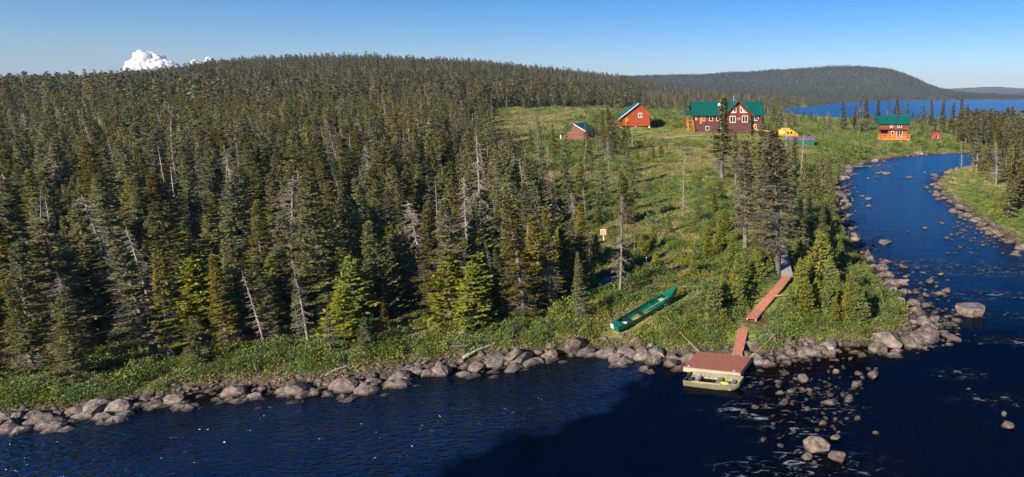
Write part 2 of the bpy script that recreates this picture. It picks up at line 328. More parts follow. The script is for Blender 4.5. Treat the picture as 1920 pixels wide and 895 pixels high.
# ------------------------------------------------------------------ ground and water sheets
az = np.concatenate([np.linspace(R(-62), R(38), 620), np.linspace(R(38), R(298), 80)[1:-1]])
rr = np.concatenate([np.exp(np.linspace(math.log(3), math.log(24), 14))[:-1], np.exp(np.linspace(math.log(24), math.log(400), 400)), np.exp(np.linspace(math.log(400), math.log(8000), 220))[1:]])
A, RR = np.meshgrid(az, rr); X = (np.sin(A)*RR).ravel(); Y = (np.cos(A)*RR).ravel()
S = shore(X, Y); Z = terrain(X, Y, S)
na, nr = len(az), len(rr)
i = np.arange(nr-1)[:, None]*na; j = np.arange(na)[None, :]; j2 = (j+1) % na
F = np.stack([i+j, i+j2, i+na+j2, i+na+j], -1).reshape(-1, 4)
F = F[:, ::-1]
def shade(X, Y, S):
    n1 = fbm(X*.05, Y*.05, 21)[:, None]; n2 = fbm(X*.35, Y*.35, 22)[:, None]; n3 = vnoise(X*2.2, Y*2.2, 23)[:, None]
    heath = np.array([.205,.220,.056]); olive = np.array([.265,.235,.075]); brown = np.array([.185,.140,.080]); lush = np.array([.165,.225,.044])
    c = heath*(1-n2)+olive*n2
    k = np.clip((n1-.48)*6, 0, 1); c = c*(1-k)+lush*k
    k = np.clip((.38-n1)*7, 0, 1)*np.clip((n2-.3)*3, 0, 1); c = c*(1-k)+brown*k
    px = (CX+FPX*X/np.maximum(Y, 20)); D = np.sqrt(X*X+Y*Y)
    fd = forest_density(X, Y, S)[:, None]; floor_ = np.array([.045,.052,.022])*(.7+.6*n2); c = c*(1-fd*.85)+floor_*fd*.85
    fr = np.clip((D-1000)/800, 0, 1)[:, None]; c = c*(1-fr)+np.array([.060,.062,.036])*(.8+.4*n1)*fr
    # mown lawn round the buildings
    lawn = (np.clip(1-np.abs(X-at_z(1300,245,6.5)[0])/26, 0, 1)*np.clip(1-np.abs(Y-188)/26, 0, 1))[:, None]; k = np.clip(lawn*4, 0, 1)*np.clip((n2-.25)*4, .3, 1)
    c = c*(1-k)+np.array([.235,.250,.055])*(.85+.3*n3)*k
    # sunlit grass field beyond the shed, grass on the spit
    k = (np.clip(1-np.abs(Y-325)/38, 0, 1)*np.clip((px-985)/40, 0, 1)*np.clip((1240-px)/40, 0, 1))[:, None]; c = c*(1-k)+np.array([.27,.26,.075])*k
    k = (np.clip((px-1755)/20, 0, 1)*np.clip((175-Y)/20, 0, 1)*np.clip(Y/60, 0, 1))[:, None]; c = c*(1-k)+np.array([.135,.190,.045])*(.75+.5*n2)*k
    px0, py0 = at_z(1418, 604, .9); k = np.clip(1.6-np.hypot(X-px0, Y-py0)/1.3, 0, 1)[:, None]*.85; c = c*(1-k)+np.array([.15,.105,.065])*(.6+.8*n3)*k
    # stony bank and river bed
    sh = np.clip((1.5-S)/1.0, 0, 1)[:, None]; c = c*(1-sh)+np.array([.105,.078,.060])*(.55+.9*n3)*sh
    bed = (S < 0)[:, None]; c = np.where(bed, np.array([.11,.085,.055])*(.3+1.3*n3), c)
    return np.clip(c*(.88+.24*n3), 0, 1)
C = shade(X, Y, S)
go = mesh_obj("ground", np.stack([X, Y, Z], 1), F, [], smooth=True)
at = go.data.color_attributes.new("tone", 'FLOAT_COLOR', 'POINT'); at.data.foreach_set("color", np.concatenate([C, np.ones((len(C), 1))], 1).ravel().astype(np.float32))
gm = bpy.data.materials.new("ground_cover"); gm.use_nodes = True; t = gm.node_tree; p = t.nodes["Principled BSDF"]; p.inputs["Roughness"].default_value = .95; p.inputs["Specular IOR Level"].default_value = .1
ca = t.nodes.new("ShaderNodeVertexColor"); ca.layer_name = "tone"; gg = t.nodes.new("ShaderNodeNewGeometry")
n1 = t.nodes.new("ShaderNodeTexNoise"); n1.inputs["Scale"].default_value = 2.5; n1.inputs["Detail"].default_value = 8; n1.inputs["Roughness"].default_value = .7; t.links.new(gg.outputs["Position"], n1.inputs["Vector"])
mr = t.nodes.new("ShaderNodeMapRange"); mr.inputs[1].default_value = .3; mr.inputs[2].default_value = .7; mr.inputs[3].default_value = .45; mr.inputs[4].default_value = 1.5; t.links.new(n1.outputs[0], mr.inputs[0])
vm = t.nodes.new("ShaderNodeVectorMath"); vm.operation = 'SCALE'; t.links.new(ca.outputs[0], vm.inputs[0]); t.links.new(mr.outputs[0], vm.inputs["Scale"]); t.links.new(vm.outputs[0], p.inputs["Base Color"])
b = t.nodes.new("ShaderNodeBump"); b.inputs["Strength"].default_value = .9; b.inputs["Distance"].default_value = .35; t.links.new(n1.outputs[0], b.inputs["Height"]); t.links.new(b.outputs[0], p.inputs["Normal"])
go.data.materials.append(gm); prop(go, kind='structure')

# water: one sheet, kept where the bed lies below it
keep = (Z.reshape(-1)[F] < .0).any(1); FW = F[keep]; used = np.unique(FW); idx = -np.ones(len(X), int); idx[used] = np.arange(len(used))
XW, YW, SW = X[used], Y[used], S[used]
wo = mesh_obj("river_water", np.stack([XW, YW, np.zeros(len(XW))], 1), idx[FW], [], smooth=True)
pxw, pyw, dw = project(XW, YW, 0*XW)
calm_line = [(1330,640),(1262,676),(1243,700),(1218,722),(1185,748),(1165,775),(1120,797),(1040,812),(965,832),(900,862),(835,900),(700,980),(500,1100)]
cl = [at_z(*q) for q in calm_line]
calm_poly = cl + [(-10, -28), (120, -28), (140, 90), (60, 200), at_z(1560, 330), at_z(1540, 640)]
ripple = np.clip((sdist(XW, YW, calm_poly)+(fbm(XW*.7, YW*.7, 91)-.47)*3.0)/1.6, 0, 1)*(.55+.9*fbm(XW*.16, YW*.16, 92))*np.clip(-SW/2.2-.25, 0.05, 1)
ripple = np.maximum(ripple, np.clip((YW-44)/45, 0, 1)**1.3*.55*(XW > 0)*(YW < 400))
def spot(px, py, rx, ry):
    x, y = at_z(px, py); return np.exp(-(((XW-x)/rx)**2+((YW-y)/ry)**2))
rapid = np.zeros(len(XW))
for a_ in [(1420,770,1.6,1.0),(1455,765,1.3,.8),(1495,800,1.3,1.6),(1530,790,1,1.2),(1540,745,1.6,1.0),(1575,760,1.2,.8),(1430,715,1.4,.8),(1720,490,5,1.0),(1800,500,6,1.2),(1870,510,5,1.2),(1830,552,4,.8),(1890,592,2.2,.5),(1880,555,3,.8),(1560,880,1.6,1),(1440,890,1.6,1),(1500,860,1.2,1),(1740,510,4,.8),(1900,640,2,.5),(1870,750,1.5,.6),(1800,702,1.4,.5)]: rapid = np.maximum(rapid, spot(*a_))
for nm, arr in (("depth", -SW), ("ripple", ripple), ("rapid", rapid), ("dist", np.sqrt(XW**2+YW**2)), ("shoal", np.clip(np.maximum.reduce([spot(1500,740,7,7), spot(1460,690,5,3), spot(1560,860,7,5), .8*spot(1780,840,8,4), .8*spot(1850,740,6,3), .7*spot(1800,500,14,6)]), 0, 1))):
    q = wo.data.attributes.new(nm, 'FLOAT', 'POINT'); q.data.foreach_set("value", arr.astype(np.float32))
wm = bpy.data.materials.new("river_water"); wm.use_nodes = True; t = wm.node_tree; N = t.nodes; L = t.links; N.remove(N["Principled BSDF"])
def attr(n): a = N.new("ShaderNodeAttribute"); a.attribute_name = n; return a.outputs["Fac"]
def mth(op, a, b=None, c=None, clamp=False):
    n = N.new("ShaderNodeMath"); n.operation = op; n.use_clamp = clamp
    for k, v in enumerate((a, b, c)):
        if v is None: continue
        if isinstance(v, (int, float)): n.inputs[k].default_value = v
        else: L.new(v, n.inputs[k])
    return n.outputs[0]
def rng_(v, a, b, c, d):
    n = N.new("ShaderNodeMapRange"); L.new(v, n.inputs[0])
    for k, x in zip((1,2,3,4), (a,b,c,d)): n.inputs[k].default_value = x
    return n.outputs[0]
gp = N.new("ShaderNodeNewGeometry").outputs["Position"]
def noise(scale, detail=2, dist=0, st=None, rough=.5):
    mp = N.new("ShaderNodeMapping"); L.new(gp, mp.inputs[0]); mp.inputs["Scale"].default_value = st or (1,1,1)
    n = N.new("ShaderNodeTexNoise"); n.inputs["Scale"].default_value = scale; n.inputs["Detail"].default_value = detail; n.inputs["Distortion"].default_value = dist; n.inputs["Roughness"].default_value = rough; L.new(mp.outputs[0], n.inputs["Vector"]); return n.outputs[0]
shoal = attr('shoal'); rip, rap, dep, dis = attr("ripple"), attr("rapid"), attr("depth"), attr("dist")
w1 = noise(3.0, 1.5, .5, (.7,1.35,1)); w2 = noise(.45, 3, .8, (.5,1.3,1)); w3 = noise(.035, 3, 0, (.5,1.6,1))
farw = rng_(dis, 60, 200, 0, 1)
amp = mth('ADD', mth('MULTIPLY', rip, 1.0), mth('ADD', mth('MULTIPLY', rap, .6), .07))
b1 = N.new("ShaderNodeBump"); b1.inputs["Distance"].default_value = .074; w1s = N.new('ShaderNodeMapRange'); w1s.interpolation_type = 'SMOOTHSTEP'; w1s.inputs[1].default_value = .30; w1s.inputs[2].default_value = .70; L.new(w1, w1s.inputs[0]); L.new(w1s.outputs[0], b1.inputs["Height"]); L.new(amp, b1.inputs["Strength"])
b2 = N.new("ShaderNodeBump"); b2.inputs["Distance"].default_value = .5; L.new(w2, b2.inputs["Height"]); L.new(rng_(dis, 30, 130, .12, .85), b2.inputs["Strength"]); L.new(b1.outputs[0], b2.inputs["Normal"])
fr = N.new("ShaderNodeFresnel"); fr.inputs[0].default_value = 1.33; L.new(b2.outputs[0], fr.inputs["Normal"])
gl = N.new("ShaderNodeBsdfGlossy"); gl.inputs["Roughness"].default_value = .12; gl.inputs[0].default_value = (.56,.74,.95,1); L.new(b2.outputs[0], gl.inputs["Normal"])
body_and_sky = N.new("ShaderNodeBsdfDiffuse"); cm = N.new("ShaderNodeMixRGB"); L.new(rng_(dis, 46, 190, 0, 1), cm.inputs[0]); cm.inputs[1].default_value = (.0003,.0009,.0035,1); cm.inputs[2].default_value = (.005,.100,.30,1); L.new(cm.outputs[0], body_and_sky.inputs[0])  # water's own colour, with reflected sky blue painted in towards the distance
tr = N.new("ShaderNodeBsdfTransparent"); tr.inputs[0].default_value = (.30,.235,.16,1)
bm_ = N.new("ShaderNodeMixShader"); shallow = noise(.12, 3)
L.new(mth('ADD', rng_(dep, .1, 3.8, 0, .9), mth('SUBTRACT', mth('MULTIPLY', mth('SUBTRACT', shallow, .45), .6), mth('MULTIPLY', shoal, .42)), clamp=True), bm_.inputs[0]); L.new(tr.outputs[0], bm_.inputs[1]); L.new(body_and_sky.outputs[0], bm_.inputs[2])
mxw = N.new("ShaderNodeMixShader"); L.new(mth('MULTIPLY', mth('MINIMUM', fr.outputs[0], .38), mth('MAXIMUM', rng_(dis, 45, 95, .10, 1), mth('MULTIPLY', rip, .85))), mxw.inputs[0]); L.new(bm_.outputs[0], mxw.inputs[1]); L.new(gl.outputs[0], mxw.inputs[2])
fo = N.new("ShaderNodeBsdfDiffuse"); fo.inputs[0].default_value = (.55,.60,.68,1)
fn = noise(1.6, 6, 1.6, (.6,1.5,1), .68); fm = mth('MULTIPLY', rng_(fn, .57, .70, 0, 1), mth('POWER', rap, .8), clamp=True)
mf = N.new("ShaderNodeMixShader"); L.new(mth('MULTIPLY', fm, .75), mf.inputs[0]); L.new(mxw.outputs[0], mf.inputs[1]); L.new(fo.outputs[0], mf.inputs[2]); L.new(mf.outputs[0], N["Material Output"].inputs[0])
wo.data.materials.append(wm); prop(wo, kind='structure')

# haze: one even box of air round everything but the sky and the clouds
hz = MB().box(-8300, 8300, -8300, 8300, -6, 230).build("haze", None); hz.data.materials.clear()
hm = bpy.data.materials.new("haze"); hm.use_nodes = True; t = hm.node_tree; t.nodes.remove(t.nodes["Principled BSDF"])
pv = t.nodes.new("ShaderNodeVolumePrincipled"); pv.inputs["Color"].default_value = (.50,.68,1,1); pv.inputs["Density"].default_value = 6.5e-5; pv.inputs["Anisotropy"].default_value = 0
t.links.new(pv.outputs[0], t.nodes["Material Output"].inputs["Volume"]); hz.data.materials.append(hm); prop(hz, kind='stuff')

# clouds beyond the hill
def cloud(name, px, py, D, lumps, label, seed, sy=1.0):
    r_ = np.random.default_rng(seed); d = ray(px, py); t_ = D/d[1]; c = Vector((d[0]*t_, d[1]*t_, H+d[2]*t_)); s = D/FPX
    root = bmesh.new()
    for (dx, dy, ra) in lumps:
        for k in range(34):
            u = r_.normal(size=3); u /= np.linalg.norm(u); rad = ra*s*(r_.uniform(.16,.40) if k else .85)
            off = Vector(u)*(ra*s*.78 if k else 0)
            g = bmesh.ops.create_icosphere(root, subdivisions=4 if not k else 3, radius=rad)
            ph = r_.uniform(0, 9, 3)
            for v in g['verts']:
                q = v.co/rad; n_ = math.sin(q.x*5+ph[0])*math.sin(q.y*6+ph[1])*math.sin(q.z*5+ph[2])*.10 + math.sin(q.x*13+ph[1])*math.sin(q.z*12+ph[0])*math.sin(q.y*11)*.05
                v.co = v.co*(1+n_); v.co.z *= sy; v.co += off*sy + Vector((dx*s, r_.uniform(-5,5), -dy*s))
    me = bpy.data.meshes.new(name); root.to_mesh(me); root.free(); me.polygons.foreach_set("use_smooth", np.ones(len(me.polygons), bool)); me.materials.append(M['cloud'])
    o = bpy.data.objects.new(name, me); COL.objects.link(o); o.location = c; return prop(o, label, 'cloud')
cloud("cloud", 285, 125, 9600, [(-32,8,19),(-8,-6,22),(10,-2,19),(30,4,17),(42,12,13),(0,16,28),(-18,2,18),(24,16,20)], "large white cumulus cloud behind the forested ridge", 3)
cloud("cloud", 383, 116, 9700, [(-24,8,7),(-16,3,8),(-6,6,6),(4,2,6),(11,-3,7),(20,3,6),(28,3,6),(36,7,5)], "small thin cloud low over the ridge beside the big cumulus", 5, .8)

# ------------------------------------------------------------------ plants
def quads(P, D, Wd, Ln, w):          # leaf quads: base point, direction, width vector
    n = len(P); V = np.empty((n, 4, 3)); a = P; b_ = P + D*Ln[:, None]; mid = P + D*(Ln*.5)[:, None]
    V[:, 0] = a; V[:, 1] = mid + Wd*w[:, None]; V[:, 2] = b_; V[:, 3] = mid - Wd*w[:, None]
    return V.reshape(-1, 3), np.arange(n*4).reshape(n, 4)
def nrm(v): return v/np.maximum(np.linalg.norm(v, axis=-1, keepdims=True), 1e-9)
def tubes(segs, n=4):                # segments (a, b, ra, rb) as open tubes
    V = []; Fc = []
    for a, b_, ra, rb in segs:
        a = np.array(a); b_ = np.array(b_); d = nrm(b_-a); u = nrm(np.cross(d, [.31,.57,.76])); w = np.cross(d, u); k0 = len(V)
        for p_, r_ in ((a, ra), (b_, rb)):
            for k in range(n): V.append(p_+(u*math.cos(2*math.pi*k/n)+w*math.sin(2*math.pi*k/n))*r_)
        Fc += [[k0+k, k0+(k+1) % n, k0+n+(k+1) % n, k0+n+k] for k in range(n)]
    return np.array(V).reshape(-1, 3), np.array(Fc, int).reshape(-1, 4)
def join(parts):
    V = []; Fc = []; b_ = 0
    for v, f in parts:
        if len(v): V.append(v); Fc.append(f+b_); b_ += len(v)
    return np.concatenate(V), np.concatenate(Fc)
def conifer(seed, h=10, r=1.6, wh=34, br=7, tw=11, bare=.12, dens=1.0, droop=.35, deadlow=.3, leafw=.055, tl=.42, power=.8, ntrunk=8, scrag=.25, lean=0.0):
    g = np.random.default_rng(seed); P=[]; D=[]; Wd=[]; Ln=[]; w=[]; segs=[]
    bend = g.normal(size=2)*.02*h
    def axis(t): return np.array([bend[0]*t*t + lean*h*t, bend[1]*t*t, h*t])
    ts = np.linspace(0, 1, ntrunk+1); r0 = .018*h+.02
    for a, b_ in zip(ts[:-1], ts[1:]): segs.append((axis(a), axis(b_), r0*(1-a)+.012, r0*(1-b_)+.012))
    prof = g.uniform(1-scrag, 1+scrag, 12)
    for k in range(wh):
        t0 = bare + (1-bare)*(k+g.uniform(0,.6))/wh
        if t0 > .99: continue
        dead = t0 < bare+deadlow and g.random() < .62*(1-(t0-bare)/max(deadlow,1e-3))+.1
        Rr = r*((1-t0)**power)*(1-.35*max(0, .28-t0)/.28)*np.interp(t0*11, range(12), prof) + .06
        for m_ in range(br):
            if g.random() > dens and not dead: continue
            a = g.uniform(0, 2*math.pi); L_ = Rr*g.uniform(.65, 1.15); o = np.array([math.cos(a), math.sin(a), 0]); base = axis(t0+g.uniform(-.5,.5)/wh)
            sl = -droop*(1-t0)*1.1+.45*t0**2
            n = 5; ss = np.linspace(0, 1, n); pts = base + o*(ss*L_)[:, None]*.95 + np.array([0,0,1])*((sl*ss + .28*ss**2.2)*L_)[:, None]
            if dead:
                for q in range(0, n-1, 2): segs.append((pts[q], pts[q+2], .022*(1-q/n)+.006, .012*(1-q/n)+.004))
                for q in range(3):
                    s_ = g.uniform(.3, .95); b0 = base+o*L_*s_+np.array([0,0,sl*s_*L_]); sd = g.normal(size=3)*.28*L_; segs.append((b0, b0+sd+np.array([0,0,-.06]), .009, .004))
                continue
            if m_ % 2 == 0: segs.append((pts[0], pts[3], .020*(1-t0)+.006, .006))
            cnt = max(3, int(tw*(L_/r)**.7+2))
            s_ = g.uniform(.12, 1.0, cnt*2)**.75
            side = np.where(np.arange(cnt*2) % 2, 1, -1)
            pp = np.stack([np.interp(s_, ss, pts[:, q]) for q in range(3)], 1)
            lat = np.array([-o[1], o[0], 0])
            dd = nrm(o[None]*g.uniform(.35,1.0,(cnt*2,1)) + lat[None]*side[:, None]*g.uniform(.5,1.2,(cnt*2,1)) + g.normal(size=(cnt*2,3))*.18 + np.array([0,0,-.12]))
            ln = tl*g.uniform(.6,1.3,cnt*2)*(1.15-.5*s_)*(.5+.5*min(1, L_/1.0))
            ww = nrm(np.cross(dd, nrm(g.normal(size=(cnt*2,3))*.55+np.array([0,0,1]))))
            P.append(pp); D.append(dd); Wd.append(ww); Ln.append(ln); w.append(leafw*g.uniform(.7,1.5,cnt*2))
    n = 12; tt = np.linspace(.9, 1.0, n); P.append(np.array([axis(q) for q in tt])); d_ = nrm(g.normal(size=(n,3))*.5+np.array([0,0,1.2])); D.append(d_); Wd.append(nrm(np.cross(d_, g.normal(size=(n,3))))); Ln.append(np.full(n, .22)); w.append(np.full(n, .035))
    crown = quads(np.concatenate(P), np.concatenate(D), np.concatenate(Wd), np.concatenate(Ln), np.concatenate(w))
    return crown, tubes(segs, 5 if ntrunk > 6 else 3)
def snag(seed, h=9, nb=60, bl=.9, fine=True, ntr=8, lean=.05):
    g = np.random.default_rng(seed); segs=[]; fin=[]; bend = g.normal(size=2)*.04*h
    def axis(t): return np.array([bend[0]*t*t+lean*h*t*g0, bend[1]*t*t, h*t])
    g0 = g.uniform(.3, 1.4)
    ts = np.linspace(0, 1, ntr+1); r0 = .008*h+.035
    for a, b_ in zip(ts[:-1], ts[1:]): segs.append((axis(a), axis(b_), r0*(1-a)+.015, r0*(1-b_)+.015))
    for k in range(nb):
        t0 = g.uniform(.18, .98); a = g.uniform(0, 6.283); L_ = bl*(1-t0)**.6*g.uniform(.5,1.3)+.12; o = np.array([math.cos(a), math.sin(a), 0]); b0 = axis(t0)
        m_ = b0+o*L_*.55+np.array([0,0,-.22*L_]); e = b0+o*L_+np.array([0,0,g.uniform(-.5,-.05)*L_])
        segs.append((b0, m_, .024, .014)); segs.append((m_, e, .014, .006))
        if fine:
            for q in range(4):
                s_ = g.uniform(.3, 1); p0 = b0+(e-b0)*s_; segs.append((p0, p0+g.normal(size=3)*.22*L_+np.array([0,0,-.08]), .009, .004))
    return tubes(segs, 4)
def bush(seed, n=420, r=.8, h=.9, leaf=.11, stems=9):
    g = np.random.default_rng(seed)
    u = nrm(g.normal(size=(n,3))); u[:, 2] = np.abs(u[:, 2]); rad = g.uniform(.35,1,n)**.45
    lob = 1+.35*np.sin(u[:, 0]*4+g.uniform(0,6))*np.sin(u[:, 1]*5+g.uniform(0,6))
    P = u*np.array([r, r, h])*(rad*lob)[:, None]; D = nrm(u+g.normal(size=(n,3))*.8+np.array([0,0,.35])); Wd = nrm(np.cross(D, g.normal(size=(n,3))))
    crown = quads(P, D, Wd, leaf*g.uniform(.8,2.0,n), leaf*.42*g.uniform(.7,1.4,n))
    segs = []
    for k in range(stems):
        q = nrm(g.normal(size=3)); q[2] = abs(q[2])+.3; segs.append((np.zeros(3), q*np.array([r,r,h])*.8, .018, .006))
    return crown, tubes(segs, 4)
def tuft(seed, n=60, r=.5, h=.3, leaf=.14, wid=.35):
    g = np.random.default_rng(seed); P = np.stack([g.normal(size=n)*r*.5, g.normal(size=n)*r*.5, g.uniform(0,.8,n)*h], 1)
    D = nrm(g.normal(size=(n,3))*.75+np.array([0,0,.7])); Wd = nrm(np.cross(D, g.normal(size=(n,3))))
    return quads(P, D, Wd, leaf*g.uniform(.7,1.7,n), leaf*wid*g.uniform(.7,1.4,n))

protos = {}
def proto(key, crown, trunk, cm, tm):
    c = mesh_obj("crown", crown[0], crown[1], cm, link=False).data if crown is not None else None
    t_ = mesh_obj("trunk", trunk[0], trunk[1], tm, link=False).data
    protos[key] = (c, t_)
def single(key, crown, trunk, mats):
    if trunk is None: V, Fc = crown; mi = np.zeros(len(Fc), int)
    elif crown is None: V, Fc = trunk; mi = np.zeros(len(Fc), int)
    else: V, Fc = join([crown, trunk]); mi = np.concatenate([np.zeros(len(crown[1]), int), np.ones(len(trunk[1]), int)])
    return mesh_obj(key, V, Fc, mats, mi=mi, link=False)
near_spruce = []
specs = [dict(h=11,r=1.75,bare=.06,dens=1,droop=.45,deadlow=.12), dict(h=11,r=1.45,bare=.10,dens=.9,droop=.5,deadlow=.3), dict(h=11,r=1.25,bare=.16,dens=.8,deadlow=.45,droop=.5,scrag=.45),
         dict(h=11,r=1.9,bare=.04,dens=1,droop=.4,deadlow=.1,power=.7), dict(h=11,r=1.1,bare=.22,dens=.7,deadlow=.5,scrag=.55,droop=.6), dict(h=11,r=1.5,bare=.08,dens=1,deadlow=.2,power=.95), dict(h=11,r=1.35,bare=.12,dens=.85,deadlow=.4,scrag=.4,power=.65)]
for k, s_ in enumerate(specs):
    c, t_ = conifer(100+k, wh=46, br=8, tw=15, leafw=.05, tl=.40, **s_); proto(('spruce', k), c, t_, M['needles'], M['twigs'] if k in (2,4,6) else M['bark']); near_spruce.append(k)
c, t_ = conifer(131, h=11, r=1.3, bare=.17, dens=.62, droop=.6, deadlow=.8, scrag=.6, power=.6, wh=56, br=9, tw=15, leafw=.05, tl=.38); proto(('spruce', 7), c, t_, M['needles_grey'], M['twigs'])
c, t_ = conifer(132, h=11, r=1.0, bare=.25, dens=.9, droop=.65, deadlow=.7, scrag=.5, power=.5, wh=56, br=9, tw=12, leafw=.05, tl=.34); proto(('spruce', 8), c, t_, M['needles_grey'], M['twigs'])
for k in range(4):
    c, t_ = conifer(200+k, h=4, r=[1.25,1.0,1.4,.9][k], wh=22, br=8, tw=14, bare=.02, dens=1, droop=.05, deadlow=0, leafw=.055, tl=.34, power=.85, scrag=.15); proto(('fir', k), c, t_, M['fir'], M['bark'])
for k in range(5):
    proto(('snag', k), None, snag(300+k, nb=[80,60,170,40,110][k], bl=[.9,.8,1.2,.6,1.0][k]), None, M['dead'])
for k in range(5):
    c, t_ = bush(400+k, n=1250, leaf=.07, r=[.9,.75,1.05,.8,1.0][k], h=[.9,.8,.85,1.1,.7][k]); proto(('bush', k), c, t_, M['shrub'] if k % 2 else M['willow'], M['bark'])
mid_src = [single("mid_spruce", *conifer(500+k, wh=24, br=5, tw=6, leafw=.11, tl=.62, ntrunk=4, **{**specs[k], 'deadlow': specs[k]['deadlow']*.7}), [M['needles_grey' if k in (2, 6) else 'needles'], M['twigs']]) for k in range(7)]
mid_src += [single("mid_snag", None, snag(520+k, nb=24, fine=False, ntr=4), [M['dead']]) for k in range(3)]
M["needles_up"] = mat("upper_needles", (.275,.235,.095), (.190,.165,.090), .6, .8, .1, rnd=.42, transl=.3, c3=(.180,.180,.066))
far_src = [single("far_spruce", *conifer(600+k, h=9, r=[1.5,1.2,1.7,1.0][k], wh=12, br=4, tw=2, bare=.08, deadlow=0, leafw=.24, tl=1.0, ntrunk=2, scrag=.35), [M['needles_up'], M['twigs']]) for k in range(4)]
far_src += [single("far_snag", None, snag(640+k, h=8, nb=8, bl=.7, fine=False, ntr=2), [M['dead']]) for k in range(2)]
farm = mat("far_needles", (.150,.150,.072), (.075,.085,.040), .3, .85, .1, rnd=.40)
hill_src = [single("hill_spruce", *conifer(700+k, h=9, r=[1.9,1.5,1.3][k], wh=7, br=4, tw=1, bare=.10, deadlow=0, leafw=.5, tl=1.4, ntrunk=1, scrag=.3), [farm, M['twigs']]) for k in range(3)]
hill_src += [single("hill_snag", None, snag(740, h=7, nb=0, ntr=1), [M['dead']])]
bush_src = [single("bush", *bush(800+k, n=460, r=.8, h=.8, leaf=.10, stems=4), [M['shrub'] if k % 2 else M['willow'], M['bark']]) for k in range(4)]
tuft_src = [single("tuft", tuft(820+k, n=80, r=.55, h=.26, leaf=.095), None, [[M['heath'], M['shrub'], M['heath'], M['willow']][k]]) for k in range(4)]

def scatter(name, P, rz, sc, idx, srcs, kind='stuff', tilt=None):
    c = bpy.data.collections.new(name + "_sources")
    for k, s_ in enumerate(srcs): s_.name = "%s_%02d" % (name, k); c.objects.link(s_)
    me = bpy.data.meshes.new(name); n = len(P); me.vertices.add(n); me.vertices.foreach_set("co", np.asarray(P, np.float32).ravel())
    rot = np.zeros((n, 3), np.float32); rot[:, 2] = rz
    if tilt is not None: rot[:, :2] = tilt
    a = me.attributes.new("rot", 'FLOAT_VECTOR', 'POINT'); a.data.foreach_set("vector", rot.ravel())
    sc = np.asarray(sc, np.float32); sc = np.stack([sc]*3, 1) if sc.ndim == 1 else sc
    a = me.attributes.new("siz", 'FLOAT_VECTOR', 'POINT'); a.data.foreach_set("vector", sc.ravel().astype(np.float32))
    a = me.attributes.new("pick", 'INT', 'POINT'); a.data.foreach_set("value", np.asarray(idx, np.int32))
    o = bpy.data.objects.new(name, me); COL.objects.link(o); prop(o, kind=kind)
    g = bpy.data.node_groups.new(name, 'GeometryNodeTree'); g.interface.new_socket("Geometry", in_out='INPUT', socket_type='NodeSocketGeometry'); g.interface.new_socket("Geometry", in_out='OUTPUT', socket_type='NodeSocketGeometry')
    gi = g.nodes.new("NodeGroupInput"); go_ = g.nodes.new("NodeGroupOutput"); ip = g.nodes.new("GeometryNodeInstanceOnPoints"); ci = g.nodes.new("GeometryNodeCollectionInfo")
    ci.inputs[0].default_value = c; ci.inputs["Separate Children"].default_value = True; ci.inputs["Reset Children"].default_value = True; ip.inputs["Pick Instance"].default_value = True
    def na(nm, ty): q = g.nodes.new("GeometryNodeInputNamedAttribute"); q.data_type = ty; q.inputs[0].default_value = nm; return q.outputs[0]
    g.links.new(gi.outputs[0], ip.inputs["Points"]); g.links.new(ci.outputs[0], ip.inputs["Instance"]); g.links.new(na("pick", 'INT'), ip.inputs["Instance Index"])
    g.links.new(na("rot", 'FLOAT_VECTOR'), ip.inputs["Rotation"]); g.links.new(na("siz", 'FLOAT_VECTOR'), ip.inputs["Scale"]); g.links.new(ip.outputs[0], go_.inputs[0])
    md = o.modifiers.new("scatter", 'NODES'); md.node_group = g
    return o

# ---- tree positions over the wooded ground
def cells(x0, x1, y0, y1, d):
    gx = np.arange(x0, x1, d); gy = np.arange(y0, y1, d); a, b_ = np.meshgrid(gx, gy); a = a.ravel(); b_ = b_.ravel()
    return a+rng.uniform(-.42,.42,len(a))*d, b_+rng.uniform(-.42,.42,len(b_))*d
bands = [(26,100,2.75),(100,230,3.4),(230,500,4.6),(500,1250,6.6),(1900,3300,9.5)]
TX=[];TY=[];TD=[]
for y0, y1, d in bands:
    a, b_ = cells(-1.5*y1, .75*y1, y0, y1, d); m_ = (a/b_ > -1.38) & (a/b_ < .52)
    if y0 == 1900: m_ &= (a/b_ > -.36)
    if y0 == 500: m_ &= (a/b_ < .05)
    a = a[m_]; b_ = b_[m_]; TX.append(a); TY.append(b_); TD.append(np.full(len(a), d))
TX = np.concatenate(TX); TY = np.concatenate(TY); TD = np.concatenate(TD)
TS = shore(TX, TY); fd = forest_density(TX, TY, TS); k_ = rng.random(len(TX)) < fd
# little clearings and thickets
k_ &= (fbm(TX*.05, TY*.05, 41) > .27)
TX, TY, TD, TS = TX[k_], TY[k_], TD[k_], TS[k_]; TZ = terrain(TX, TY, TS)
PX, PY, DEP = project(TX, TY, TZ)
HT = rng.uniform(.52, 1.18, len(TX))*9.3*np.where(TY < 75, .86, 1)*np.where((PX > 1770) & (TY < 430), .78, 1)*np.where((PX>1200)&(PX<1780)&(TY<900)&(TY>200), .62, 1)
HT *= np.where((TX/TY > -.5) & (TX/TY < -.28) & (TY > 72) & (TY < 150), .8, 1)
HT *= np.where((PX < 420) & (TY > 250), 1.1, 1)*np.where(TY > 250, rng.uniform(.75, 1.25, len(TX)), 1)
HT *= np.where((TY < 130) & (rng.random(len(TX)) < .18), .55, 1)
